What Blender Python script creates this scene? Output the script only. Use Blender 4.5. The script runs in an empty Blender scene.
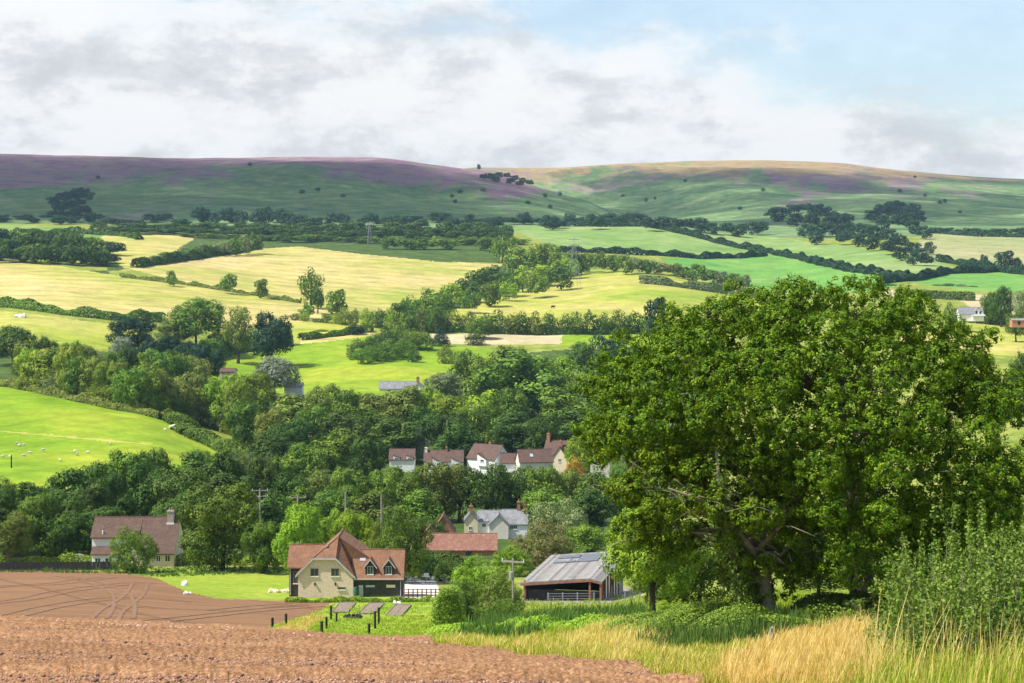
import bpy, math, random
import numpy as np
from mathutils import Vector, Matrix
C = bpy.context.scene.collection
R = math.radians
random.seed(4); rng = np.random.default_rng(4)
F = 1900.0; PITCH = math.atan(81.5/F); CP, SP = math.cos(PITCH), math.sin(PITCH)

# ------------------------------------------------------------------ camera geometry
def ray(px, row):                       # -> x/y, z/y of the sight line
    cx = (np.asarray(px, float)-512)/F; cy = (341.5-np.asarray(row, float))/F
    yy = CP + SP*cy; return cx/yy, (-SP+CP*cy)/yy
def slope_of(row): return ray(512, row)[1]
def row_of(t):
    cy = (CP*t+SP)/(CP-SP*t); return 341.5-F*cy
def pchip(xk, yk, x):
    xk = np.asarray(xk, float); yk = np.asarray(yk, float); h = np.diff(xk); d = np.diff(yk)/h
    m = np.zeros_like(yk); m[0] = d[0]; m[-1] = d[-1]
    for i in range(1, len(xk)-1):
        if d[i-1]*d[i] > 0:
            w1 = 2*h[i]+h[i-1]; w2 = h[i]+2*h[i-1]; m[i] = (w1+w2)/(w1/d[i-1]+w2/d[i])
    x = np.clip(x, xk[0], xk[-1]); i = np.clip(np.searchsorted(xk, x)-1, 0, len(xk)-2)
    t = (x-xk[i])/h[i]; t2 = t*t; t3 = t2*t
    return (2*t3-3*t2+1)*yk[i]+(t3-2*t2+t)*h[i]*m[i]+(-2*t3+3*t2)*yk[i+1]+(t3-t2)*h[i]*m[i+1]

# ------------------------------------------------------------------ lie of the land
COLS = {
 0:   [(32,683),(70,622),(130,620),(240,578),(300,560),(400,490),(440,468),(620,388),(700,370),(800,345),(960,308),(1250,263),(1500,245),(1950,222)],
 128: [(32,683),(72,626),(130,622),(230,586),(300,560),(400,498),(470,457),(580,410),(680,385),(800,360),(950,320),(1200,275),(1500,242),(1950,225)],
 256: [(32,683),(75,631),(130,627),(205,603),(230,597),(300,560),(400,510),(520,465),(650,425),(780,388),(850,372),(950,345),(1050,312),(1250,282),(1550,248),(1950,226)],
 384: [(32,683),(75,640),(125,637),(175,620),(230,597),(250,588),(330,556),(400,520),(520,472),(650,425),(780,387),(930,350),(1050,322),(1200,300),(1550,252),(1950,226)],
 512: [(32,683),(55,657),(80,640),(140,624),(225,602),(330,556),(400,525),(520,475),(650,430),(800,390),(950,347),(1050,327),(1150,310),(1350,285),(1550,255),(1950,228)],
 640: [(32,690),(50,660),(75,635),(110,620),(160,611),(225,601),(300,565),(400,530),(520,480),(700,415),(850,380),(1000,338),(1350,278),(1550,262),(1950,226)],
 768: [(30,692),(45,660),(60,636),(68,618),(100,607),(200,588),(300,550),(400,520),(600,450),(900,350),(1100,320),(1350,296),(1500,280),(1950,237)],
 896: [(26,696),(45,655),(60,630),(68,614),(100,604),(200,586),(300,545),(400,510),(600,430),(900,328),(1100,303),(1300,284),(1600,257),(1950,236)],
 1024:[(24,700),(45,652),(60,626),(68,610),(100,602),(200,580),(400,500),(700,385),(850,345),(950,326),(1100,305),(1300,287),(1600,262),(1950,236)],
}
DG = np.concatenate([[0.3, 2, 5, 9, 14, 20], np.exp(np.linspace(np.log(26), np.log(6500), 1400))])
PXG = np.arange(-1300, 2330, 8.0)
def build_Z():
    ks = sorted(COLS); near = np.zeros((len(ks), len(DG)))
    for i, k in enumerate(ks):
        D = [0.]+[d for d, r in COLS[k]]; z = [-1.7]+[d*float(slope_of(r)) for d, r in COLS[k]]
        near[i] = pchip(D, z, np.minimum(DG, 1950))
    xk = [-1300.]+[float(k) for k in ks]+[2330.]
    Z = np.zeros((len(PXG), len(DG)))
    for j in range(len(DG)):
        Z[:, j] = pchip(xk, np.concatenate([[near[0, j]], near[:, j], [near[-1, j]]]), PXG)
    L2900 = pchip([-1300,-300,0,60,130,200,330,370,400,430,480,530,590,640,700,768,896,1024,2330],
                  [150,153,155,156,158,159,158,158,161,165,171.5,186,203,221,213,203,200,205,215], PXG)
    L2350 = pchip([-1300,0,256,512,640,768,1024,2330],[188,190,194,207,223.5,221,220,225], PXG)
    L3150 = pchip([-1300,380,470,560,640,700,768,1024,2330],[160,168,184,206,208,196,188,194,205], PXG)
    L3700 = pchip([-1300,0,400,440,480,540,600,680,740,800,840,880,930,980,1024,1200,2330],
                  [168,170,173,172,168,168.5,165.5,162,161,162,164,169,174,178,180,186,190], PXG)
    far = DG > 1950
    for i in range(len(PXG)):
        z0 = Z[i, -1]
        Z[i, far] = pchip([1950,2350,2900,3150,3700,6500],
            [z0]+[d*float(slope_of(r)) for d, r in ((2350,L2350[i]),(2900,L2900[i]),(3150,L3150[i]),(3700,L3700[i]))]+[110], DG[far])
    return Z
ZG = build_Z()
def wob(x, y):
    D = y; a = np.clip((D-1900)/500, 0, 1)*np.clip((3600-D)/500, 0, 1)
    n = (np.sin(x/61+1.3*np.sin(y/170))*np.sin(y/190+1)+.6*np.sin(x/33+y/90)+.5*np.sin(x/147-y/60+2))
    b = np.clip((D-25)/60, 0, 1)*np.clip(D/900, 0, 1)
    m = np.sin(x/23+np.sin(y/31))*np.sin(y/29+.5)+.5*np.sin(x/11+y/17)
    c = a*(1-np.exp(-((D-2900)/160)**2))*(1-np.exp(-((D-3700)/200)**2))
    return 3.2*c*n + .35*b*m
def nominal(px, D):
    px = np.asarray(px, float); D = np.asarray(D, float)
    fi = np.clip((px-PXG[0])/8, 0, len(PXG)-1.001); i = fi.astype(int); a = fi-i
    j = np.clip(np.searchsorted(DG, D)-1, 0, len(DG)-2); b = np.clip((D-DG[j])/(DG[j+1]-DG[j]), 0, 1)
    return (ZG[i,j]*(1-a)+ZG[i+1,j]*a)*(1-b)+(ZG[i,j+1]*(1-a)+ZG[i+1,j+1]*a)*b
def pxof(x, y): return 512+np.asarray(x)/np.asarray(y)*F*CP
def ground(x, y): return nominal(pxof(x, y), y)+wob(np.asarray(x, float), np.asarray(y, float))
def gz(x, y): return float(ground(x, y))
DS = np.exp(np.linspace(np.log(20), np.log(3800), 3000))
def hit(px, row, dmin=20, dmax=3800):   # where the sight line through a spot of the land meets it
    s, t = ray(px, row); D = DS[(DS > dmin) & (DS < dmax)]
    g = nominal(px, D)-t*D; k = np.argmax(g > 0) if (g > 0).any() else len(D)-1
    return float(s*D[k]), float(D[k])
def spot(px, D):                        # a ground point at distance D in that direction
    x = (px-512)/(F*CP)*D; return x, D, gz(x, D)

# ------------------------------------------------------------------ mesh helpers
def make_mesh(name, V, faces_flat, nper, mat, parent=None, smooth=False, attr=None):
    V = np.asarray(V, np.float32); me = bpy.data.meshes.new(name)
    nf = len(faces_flat)//nper; me.vertices.add(len(V)); me.vertices.foreach_set('co', V.ravel())
    me.loops.add(nf*nper); me.loops.foreach_set('vertex_index', np.asarray(faces_flat, np.int32).ravel())
    me.polygons.add(nf); me.polygons.foreach_set('loop_start', np.arange(0, nf*nper, nper, dtype=np.int32))
    if attr is not None:
        a = me.attributes.new('rnd', 'FLOAT', 'FACE'); a.data.foreach_set('value', np.asarray(attr, np.float32))
    if smooth: me.polygons.foreach_set('use_smooth', np.ones(nf, bool))
    me.materials.append(mat); me.update(calc_edges=True); me.validate()
    o = bpy.data.objects.new(name, me); C.objects.link(o)
    if parent: o.parent = parent
    return o
class MB:
    def __init__(s): s.v = []; s.f = []
    def poly(s, *pts):
        n = len(s.v); s.v += [tuple(p) for p in pts]; s.f.append(tuple(range(n, n+len(pts)))); return s
    def box(s, x0, x1, y0, y1, z0, z1):
        n = len(s.v); s.v += [(x, y, z) for x in (x0, x1) for y in (y0, y1) for z in (z0, z1)]
        s.f += [tuple(n+i for i in q) for q in ((0,1,3,2),(4,6,7,5),(0,4,5,1),(2,3,7,6),(0,2,6,4),(1,5,7,3))]; return s
    def solid(s, ring, off):            # ring extruded by a vector
        n = len(s.v); k = len(ring); s.v += [tuple(p) for p in ring]+[(p[0]+off[0], p[1]+off[1], p[2]+off[2]) for p in ring]
        s.f += [tuple(range(n+k-1, n-1, -1)), tuple(range(n+k, n+2*k))]
        s.f += [(n+i, n+(i+1) % k, n+k+(i+1) % k, n+k+i) for i in range(k)]; return s
    def tube(s, pts, rad, sides=7):
        n = len(s.v); m = len(pts)
        for i, p in enumerate(pts):
            p = Vector(p); a = Vector(pts[min(i+1, m-1)])-Vector(pts[max(i-1, 0)])
            a = a.normalized() if a.length > 1e-6 else Vector((0,0,1))
            u = a.cross(Vector((0.13,1,0.2))).normalized(); w = a.cross(u); r = rad[i] if hasattr(rad, '__len__') else rad
            for k in range(sides):
                q = p+(u*math.cos(6.2832*k/sides)+w*math.sin(6.2832*k/sides))*r; s.v.append(tuple(q))
        for i in range(m-1):
            for k in range(sides):
                a = n+i*sides+k; b = n+i*sides+(k+1) % sides; s.f.append((a, b, b+sides, a+sides))
        s.f.append(tuple(n+k for k in range(sides-1, -1, -1))); s.f.append(tuple(n+(m-1)*sides+k for k in range(sides))); return s
    def ball(s, c, r, seg=7, rings=5, jit=0):
        n = len(s.v); r = (r, r, r) if not hasattr(r, '__len__') else r
        s.v.append((c[0], c[1], c[2]-r[2]))
        for i in range(1, rings):
            a = math.pi*i/rings
            for k in range(seg):
                j = 1+random.uniform(-jit, jit); b = 6.2832*k/seg
                s.v.append((c[0]+r[0]*math.sin(a)*math.cos(b)*j, c[1]+r[1]*math.sin(a)*math.sin(b)*j, c[2]-r[2]*math.cos(a)*j))
        s.v.append((c[0], c[1], c[2]+r[2])); t = len(s.v)-1
        for k in range(seg):
            s.f.append((n, n+1+(k+1) % seg, n+1+k)); s.f.append((t, t-seg+k, t-seg+(k+1) % seg))
        for i in range(rings-2):
            for k in range(seg):
                a = n+1+i*seg+k; b = n+1+i*seg+(k+1) % seg; s.f.append((a, b, b+seg, a+seg))
        return s
    def build(s, name, mat, parent=None, smooth=False):
        me = bpy.data.meshes.new(name); me.from_pydata(s.v, [], s.f); me.materials.append(mat)
        if smooth: me.polygons.foreach_set('use_smooth', [True]*len(me.polygons))
        me.update(); o = bpy.data.objects.new(name, me); C.objects.link(o)
        if parent: o.parent = parent
        return o
def tag(o, label=None, cat=None, group=None, kind=None):
    if label: o['label'] = label
    if cat: o['category'] = cat
    if group: o['group'] = group
    if kind: o['kind'] = kind
    return o
def empty(name, loc, rz=0, label=None, cat=None, group=None):
    o = bpy.data.objects.new(name, None); C.objects.link(o); o.location = loc; o.rotation_euler.z = rz
    o.empty_display_size = .3
    return tag(o, label, cat, group)
def copy_tree(o, parent=None):
    c = o.copy(); C.objects.link(c)
    if parent: c.parent = parent
    for ch in [q for q in o.children]: copy_tree(ch, c)
    return c

# ------------------------------------------------------------------ materials
def nm(name):
    m = bpy.data.materials.new(name); m.use_nodes = True; nt = m.node_tree; nt.nodes.clear()
    out = nt.nodes.new('ShaderNodeOutputMaterial'); return m, nt, out
def ramp(nt, fac, stops):
    r = nt.nodes.new('ShaderNodeValToRGB'); e = r.color_ramp.elements
    e[0].position, e[0].color = stops[0][0], (*stops[0][1], 1); e[1].position, e[1].color = stops[-1][0], (*stops[-1][1], 1)
    for p, c in stops[1:-1]: q = e.new(p); q.color = (*c, 1)
    nt.links.new(fac, r.inputs[0]); return r.outputs[0]
def noise(nt, vec, scale, detail=4, rough=.55, dist=0):
    n = nt.nodes.new('ShaderNodeTexNoise'); n.inputs['Scale'].default_value = scale; n.inputs['Detail'].default_value = detail
    n.inputs['Roughness'].default_value = rough; n.inputs['Distortion'].default_value = dist
    if vec is not None: nt.links.new(vec, n.inputs['Vector'])
    return n.outputs['Fac']
def mapping(nt, vec, scale=(1,1,1), rot=(0,0,0)):
    m = nt.nodes.new('ShaderNodeMapping'); m.inputs['Scale'].default_value = scale; m.inputs['Rotation'].default_value = rot
    nt.links.new(vec, m.inputs['Vector']); return m.outputs[0]
def mixc(nt, f, a, b, mode='MIX'):
    m = nt.nodes.new('ShaderNodeMix'); m.data_type = 'RGBA'; m.blend_type = mode
    for s, v in ((0, f), (6, a), (7, b)):
        if hasattr(v, 'is_linked') or hasattr(v, 'links'): nt.links.new(v, m.inputs[s])
        else: m.inputs[s].default_value = v if s == 0 else (*v, 1)
    return m.outputs[2]
def coord(nt, kind='Object'): return nt.nodes.new('ShaderNodeTexCoord').outputs[kind]
def finish(nt, out, col, rough=.8, bump=None, bstr=.5, bdist=.05, metal=0, spec=.3):
    p = nt.nodes.new('ShaderNodeBsdfPrincipled'); p.inputs['Roughness'].default_value = rough; p.inputs['Metallic'].default_value = metal
    p.inputs['Specular IOR Level'].default_value = spec
    if hasattr(col, 'links'): nt.links.new(col, p.inputs['Base Color'])
    else: p.inputs['Base Color'].default_value = (*col, 1)
    if bump is not None:
        b = nt.nodes.new('ShaderNodeBump'); b.inputs['Strength'].default_value = bstr; b.inputs['Distance'].default_value = bdist
        nt.links.new(bump, b.inputs['Height']); nt.links.new(b.outputs[0], p.inputs['Normal'])
    nt.links.new(p.outputs[0], out.inputs[0]); return p
def plain(name, col, rough=.7, var=.25, scale=2., metal=0, bump=0):
    m, nt, out = nm(name); v = coord(nt); n = noise(nt, v, scale, 6)
    lo = tuple(c*(1-var) for c in col); hi = tuple(min(1, c*(1+var)) for c in col)
    finish(nt, out, ramp(nt, n, [(.3, lo), (.7, hi)]), rough, n if bump else None, bump, .05, metal); return m
def leafmat(name, lo, mid, hi, trans=.17, objvar=.25):
    m, nt, out = nm(name); a = nt.nodes.new('ShaderNodeAttribute'); a.attribute_name = 'rnd'
    oi = nt.nodes.new('ShaderNodeObjectInfo'); col = ramp(nt, a.outputs['Fac'], [(.1, lo), (.55, mid), (.95, hi)])
    n = noise(nt, coord(nt), 3.0, 3); col = mixc(nt, .5, col, ramp(nt, n, [(.35, lo), (.65, hi)]))
    hs = nt.nodes.new('ShaderNodeHueSaturation')
    mr = nt.nodes.new('ShaderNodeMapRange'); mr.inputs[3].default_value = 1-objvar; mr.inputs[4].default_value = 1+objvar
    nt.links.new(oi.outputs['Random'], mr.inputs[0]); nt.links.new(mr.outputs[0], hs.inputs['Value'])
    m2 = nt.nodes.new('ShaderNodeMath'); m2.operation = 'MULTIPLY_ADD'; m2.inputs[1].default_value = .026; m2.inputs[2].default_value = .489
    fr = nt.nodes.new('ShaderNodeMath'); fr.operation = 'FRACT'; fm = nt.nodes.new('ShaderNodeMath'); fm.operation = 'MULTIPLY'; fm.inputs[1].default_value = 7.3
    nt.links.new(oi.outputs['Random'], fm.inputs[0]); nt.links.new(fm.outputs[0], fr.inputs[0]); nt.links.new(fr.outputs[0], m2.inputs[0])
    nt.links.new(m2.outputs[0], hs.inputs['Hue']); nt.links.new(col, hs.inputs['Color']); col = hs.outputs[0]
    p = nt.nodes.new('ShaderNodeBsdfPrincipled'); p.inputs['Roughness'].default_value = .6; p.inputs['Specular IOR Level'].default_value = .12
    nt.links.new(col, p.inputs['Base Color'])
    t = nt.nodes.new('ShaderNodeBsdfTranslucent'); tc = mixc(nt, 1.0, col, (1.25, 1.15, .45), 'MULTIPLY'); nt.links.new(tc, t.inputs['Color'])
    mx = nt.nodes.new('ShaderNodeMixShader'); mx.inputs[0].default_value = trans
    nt.links.new(p.outputs[0], mx.inputs[1]); nt.links.new(t.outputs[0], mx.inputs[2]); nt.links.new(mx.outputs[0], out.inputs[0]); return m
def fieldmat(name, cols, s1=.02, s2=.25, stripe=None, bump=.3):
    """cols: low, mid, high; s1 broad patches, s2 tufts; stripe = (angle, width, strength)"""
    m, nt, out = nm(name); v = coord(nt)
    a = noise(nt, v, s1, 5, .6, .6); b = noise(nt, v, s2, 5, .7); c = noise(nt, v, s2*6, 3, .7)
    col = ramp(nt, a, [(.32, cols[0]), (.5, cols[1]), (.68, cols[2])])
    d = ramp(nt, b, [(.3, (.62,.68,.6)), (.7, (1.3,1.24,1.2))]); col = mixc(nt, .85, col, d, 'MULTIPLY')
    e = ramp(nt, c, [(.3, (.8,.8,.8)), (.7, (1.18,1.18,1.15))]); col = mixc(nt, .7, col, e, 'MULTIPLY')
    if stripe:
        w = nt.nodes.new('ShaderNodeTexWave'); w.inputs['Scale'].default_value = .314/stripe[1]; w.inputs['Distortion'].default_value = stripe[3] if len(stripe) > 3 else 1.5
        w.inputs['Detail'].default_value = 2; w.inputs['Detail Scale'].default_value = .3
        nt.links.new(mapping(nt, v, rot=(0,0,stripe[0])), w.inputs['Vector'])
        col = mixc(nt, stripe[2], col, ramp(nt, w.outputs['Fac'], [(0, (.6,.66,.5)), (.10, (1,1,1)), (1, (1.08,1.08,1.08))]), 'MULTIPLY')
    finish(nt, out, col, .9, c, bump, .08, 0, .1); return m
def tilemat(name, lo, hi, rows=3.2, spots=None, rough=.8):
    m, nt, out = nm(name); v = coord(nt); n = noise(nt, v, .9, 6, .7); k = noise(nt, v, 14, 3, .6)
    b = nt.nodes.new('ShaderNodeTexBrick'); b.inputs['Scale'].default_value = rows; b.inputs['Mortar Size'].default_value = .02
    b.inputs['Color1'].default_value = (.68,.68,.68,1); b.inputs['Color2'].default_value = (1.25,1.25,1.25,1); b.inputs['Mortar'].default_value = (.5,.5,.5,1)
    nt.links.new(mapping(nt, v, rot=(R(90),0,0)), b.inputs['Vector'])
    col = mixc(nt, .8, ramp(nt, n, [(.3, lo), (.7, hi)]), b.outputs[0], 'MULTIPLY')
    col = mixc(nt, .6, col, ramp(nt, k, [(.3, (.75,.75,.75)), (.7, (1.25,1.25,1.25))]), 'MULTIPLY')
    if spots: 
        q = noise(nt, v, 2.3, 6, .75); qq = ramp(nt, q, [(.54, (0,0,0)), (.68, (.8,.8,.8))]); col = mixc(nt, qq, col, spots)
    finish(nt, out, col, rough, b.outputs[0], .4, .03); return m
def stonemat(name, lo, hi, sc=3.5):
    m, nt, out = nm(name); v = coord(nt); b = nt.nodes.new('ShaderNodeTexBrick'); b.inputs['Scale'].default_value = sc
    b.inputs['Color1'].default_value = (*lo, 1); b.inputs['Color2'].default_value = (*hi, 1); b.inputs['Mortar'].default_value = (*[c*.8 for c in hi], 1)
    b.inputs['Mortar Size'].default_value = .03; nt.links.new(mapping(nt, v, rot=(R(90),0,0)), b.inputs['Vector'])
    n = noise(nt, v, 2.5, 6, .7); col = mixc(nt, .7, b.outputs[0], ramp(nt, n, [(.3, (.75,.75,.75)), (.7, (1.2,1.2,1.2))]), 'MULTIPLY')
    finish(nt, out, col, .9, n, .4, .04); return m
def boardmat(name, col, width=.15, vert=False):
    m, nt, out = nm(name); v = coord(nt); w = nt.nodes.new('ShaderNodeTexWave'); w.wave_profile = 'SAW'; w.bands_direction = 'X' if vert else 'Z'
    w.inputs['Scale'].default_value = .314/width; nt.links.new(v, w.inputs['Vector']); n = noise(nt, v, 3, 5)
    c = mixc(nt, 1., ramp(nt, n, [(.3, tuple(x*.7 for x in col)), (.7, tuple(x*1.35 for x in col))]), ramp(nt, w.outputs['Fac'], [(0, (.6,.6,.6)), (.2, (1,1,1))]), 'MULTIPLY')
    finish(nt, out, c, .75, w.outputs['Fac'], .5, .02); return m

M = {}
M['bark'] = plain('bark', (.065,.052,.036), .95, .4, 6, bump=.6)
M['bark_pale'] = plain('bark_pale', (.22,.19,.14), .95, .35, 6, bump=.6)
LEAF = {
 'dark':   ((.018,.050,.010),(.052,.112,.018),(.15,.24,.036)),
 'mid':    ((.032,.085,.010),(.098,.185,.020),(.26,.38,.045)),
 'bright': ((.07,.16,.010),(.17,.30,.020),(.36,.49,.04)),
 'olive':  ((.09,.13,.02),(.165,.215,.03),(.27,.32,.06)),
 'yellow': ((.12,.17,.015),(.19,.25,.025),(.30,.36,.05)),
 'teal':   ((.015,.045,.022),(.025,.07,.032),(.045,.10,.045)),
 'silver': ((.14,.18,.11),(.20,.25,.16),(.30,.34,.24)),
 'pale':   ((.12,.17,.06),(.18,.24,.09),(.26,.32,.13)),
 'orange': ((.25,.14,.02),(.38,.22,.03),(.48,.32,.05)),
 'brown':  ((.09,.10,.03),(.15,.14,.045),(.21,.19,.07)),
}
for k, v in LEAF.items(): M['leaf_'+k] = leafmat('leaf_'+k, *v)
M['oak_leaf'] = leafmat('oak_leaf', (.018,.058,.004), (.046,.125,.008), (.27,.37,.014), .24, 0)
M['shrub_leaf'] = leafmat('shrub_leaf', (.04,.11,.010), (.11,.22,.022), (.26,.38,.07), .24, 0)
M['dry_grass'] = leafmat('dry_grass', (.42,.30,.07), (.66,.49,.13), (.86,.70,.30), .3, 0)
M['green_grass'] = leafmat('green_grass', (.13,.22,.015), (.27,.37,.025), (.46,.47,.06), .3, 0)
M['weed'] = leafmat('weed', (.04,.10,.02), (.08,.17,.03), (.16,.26,.06), .3, 0)

# ------------------------------------------------------------------ land sheets
def inpoly(px, py, poly):
    c = np.zeros(px.shape, bool); n = len(poly)
    for i in range(n):
        x1, y1 = poly[i]; x2, y2 = poly[(i+1) % n]
        if y1 == y2: continue
        t = ((y1 > py) != (y2 > py)) & (px < (x2-x1)*(py-y1)/(y2-y1)+x1); c ^= t
    return c
G = 1.0
REG = [  # name, material, polygon (px,row), dmin, dmax ; later ones win
 ('moorland', 'moor', None, 1930, 9999),
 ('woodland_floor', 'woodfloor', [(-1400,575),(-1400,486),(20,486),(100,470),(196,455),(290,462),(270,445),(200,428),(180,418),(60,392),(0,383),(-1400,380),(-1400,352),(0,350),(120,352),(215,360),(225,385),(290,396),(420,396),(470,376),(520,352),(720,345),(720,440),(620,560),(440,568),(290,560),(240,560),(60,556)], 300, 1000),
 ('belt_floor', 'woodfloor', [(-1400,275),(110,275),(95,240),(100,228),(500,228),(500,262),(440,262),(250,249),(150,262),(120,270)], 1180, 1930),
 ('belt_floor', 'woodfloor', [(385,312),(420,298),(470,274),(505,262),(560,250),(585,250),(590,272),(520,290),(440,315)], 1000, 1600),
 ('seedbed_field', 'seedbed', [(-1400,566),(0,569),(60,570),(120,573),(155,578),(185,591),(215,598),(270,600),(330,602),(318,611),(268,627),(268,670),(-1400,670)], 105, 300),
 ('garden_lawn', 'lawn', [(268,627),(318,611),(330,602),(300,600),(300,597),(440,596),(445,612),(432,670),(268,670)], 105, 240),
 ('mown_meadow', 'mown', [(150,570),(288,570),(288,598),(215,598),(185,591),(155,578)], 190, 300),
 ('gravel_drive', 'gravel', [(392,583),(436,583),(441,597),(392,598)], 200, 300),
 ('country_lane', 'asphalt', [(392,576),(430,576),(458,580),(452,583),(392,583.5)], 230, 330),
 ('sheep_pasture', 'grass_bright', [(-1400,384),(0,386),(60,398),(120,411),(190,424),(215,445),(240,470),(150,500),(-1400,505)], 330, 720),
 ('pasture_track', 'grass_yellow', [(-300,424),(0,430.3),(60,435.2),(150,443.2),(150,444.6),(60,436.7),(0,431.8),(-300,426)], 330, 720),
 ('left_hay_field', 'grass_yellow', [(-1400,305),(0,311),(60,318),(112,324),(150,335),(120,350),(-1400,350)], 760, 1100),
 ('barley_field', 'straw', [(-1400,258),(0,262),(60,266),(130,277),(200,287),(300,303),(338,311),(318,322),(295,323),(240,330),(165,321),(110,317),(60,312),(0,304),(-1400,298)], 860, 1400),
 ('hill_field', 'straw_green', [(128,268),(150,266),(200,256),(250,249),(300,247),(380,256),(440,262),(505,263),(470,280),(420,300),(385,312),(338,311),(300,303),(200,287)], 900, 1750),
 ('corner_field', 'straw_green', [(95,232),(200,235),(160,262),(125,268),(100,250)], 1200, 1900),
 ('top_left_field', 'hedge_green', [(-1400,222),(0,222),(110,231),(100,240),(-1400,236)], 1500, 1930),
 ('paddock', 'grass_bright', [(215,358),(300,345),(372,336),(450,345),(520,350),(470,375),(420,395),(290,395),(215,380)], 740, 1010),
 ('upper_paddock', 'grass_yellow', [(285,322),(375,317),(372,333),(330,338),(295,344),(280,336)], 900, 1130),
 ('dry_track', 'straw', [(300,338),(372,331),(372,336),(300,345)], 900, 1130),
 ('stubble_strip', 'stubble', [(430,334),(565,334),(562,345),(430,343)], 900, 1100),
 ('green_strip', 'grass_bright', [(563,334),(720,332),(720,345),(560,346)], 900, 1200),
 ('sunlit_pasture', 'grass_gold', [(425,322),(440,315),(480,300),(520,290),(575,274),(600,270),(680,277),(790,292),(760,305),(660,322),(560,334),(470,333)], 980, 1700),
 ('upper_green_field', 'grass_cool', [(505,228),(560,225),(640,225),(655,228),(700,239),(770,253),(700,258),(640,254),(560,248)], 1400, 2000),
 ('lower_green_field', 'grass_cool2', [(660,258),(700,258),(770,254),(870,274),(905,280),(880,292),(770,292),(700,280)], 1250, 1960),
 ('long_green_field', 'grass_cool', [(655,228),(745,234),(800,241),(860,248),(905,257),(935,262),(962,270),(920,279),(905,279),(870,273),(770,252),(700,238)], 1200, 2050),
 ('stubble_field', 'tan_field', [(905,256),(918,240),(935,232),(1060,236),(2400,236),(2400,280),(1024,274),(960,264),(940,262)], 1300, 2050),
 ('lens_field', 'grass_cool2', [(905,281),(945,274),(1000,272),(1024,276),(2400,282),(2400,300),(1024,292),(960,290)], 1100, 1700),
 ('pale_strip', 'stubble', [(880,290),(990,294),(1100,298),(1100,318),(985,316),(960,300),(880,297)], 800, 1300),
 ('gold_field', 'grass_gold', [(890,318),(1024,326),(2400,330),(2400,362),(1024,356),(890,350)], 640, 1000),
 ('ploughed_field', 'plough', [(-1400,590),(0,590),(440,590),(430,644),(480,650),(560,659),(640,669),(700,682),(760,700),(760,900),(-1400,900)], 14, 106),
 ('barn_yard', 'yard', [(520,598),(590,598),(612,584),(640,590),(635,600),(600,605),(520,603)], 190, 260),
]
gr = lambda a: tuple(a)
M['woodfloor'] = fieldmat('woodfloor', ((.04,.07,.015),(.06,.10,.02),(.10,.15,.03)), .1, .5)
M['rough'] = fieldmat('rough', ((.13,.19,.025),(.21,.26,.04),(.36,.34,.10)), .12, 1.2)
def moormat():
    m, nt, out = nm('moor'); v = coord(nt); sx = nt.nodes.new('ShaderNodeSeparateXYZ'); nt.links.new(v, sx.inputs[0])
    a = noise(nt, mapping(nt, v, (1,.45,1)), .0042, 7, .68, 1.0); b = noise(nt, v, .035, 8, .8); c = noise(nt, mapping(nt, v, (1,.4,1), (0,0,.3)), .0085, 7, .75, .8)
    green = ramp(nt, b, [(.36, (.07,.14,.055)), (.5, (.13,.22,.085)), (.62, (.25,.29,.13))])
    heath = ramp(nt, b, [(.36, (.15,.09,.13)), (.5, (.26,.15,.20)), (.62, (.24,.24,.14))])
    straw = ramp(nt, b, [(.35, (.24,.17,.09)), (.7, (.42,.31,.16))])
    def mr(x, a0, a1, b0=0, b1=1):
        n = nt.nodes.new('ShaderNodeMapRange'); n.inputs[1].default_value = a0; n.inputs[2].default_value = a1
        n.inputs[3].default_value = b0; n.inputs[4].default_value = b1; nt.links.new(x, n.inputs[0]); return n.outputs[0]
    def mth(op, x, y):
        n = nt.nodes.new('ShaderNodeMath'); n.operation = op
        for i, q in enumerate((x, y)):
            if hasattr(q, 'links'): nt.links.new(q, n.inputs[i])
            else: n.inputs[i].default_value = q
        return n.outputs[0]
    hz = mr(sx.outputs['Z'], 75, 145, -.13, .20)      # heather grows on the upper ground
    hz = mth('ADD', hz, mr(sx.outputs['Y'], 2950, 3500, 0, -.21)); f = ramp(nt, mth('ADD', a, hz), [(.47, (0,0,0)), (.57, (1,1,1))]); col = mixc(nt, f, green, heath)
    sy = mr(sx.outputs['Y'], 2450, 3500, -.10, .03)
    g = ramp(nt, mth('ADD', mth('ADD', c, sy), mr(sx.outputs['Z'], 120, 172, -.08, .12)), [(.53, (0,0,0)), (.64, (1,1,1))]); col = mixc(nt, g, col, straw)
    finish(nt, out, col, .95, b, .6, 2., 0, .05); return m
M['moor'] = moormat()
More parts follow.
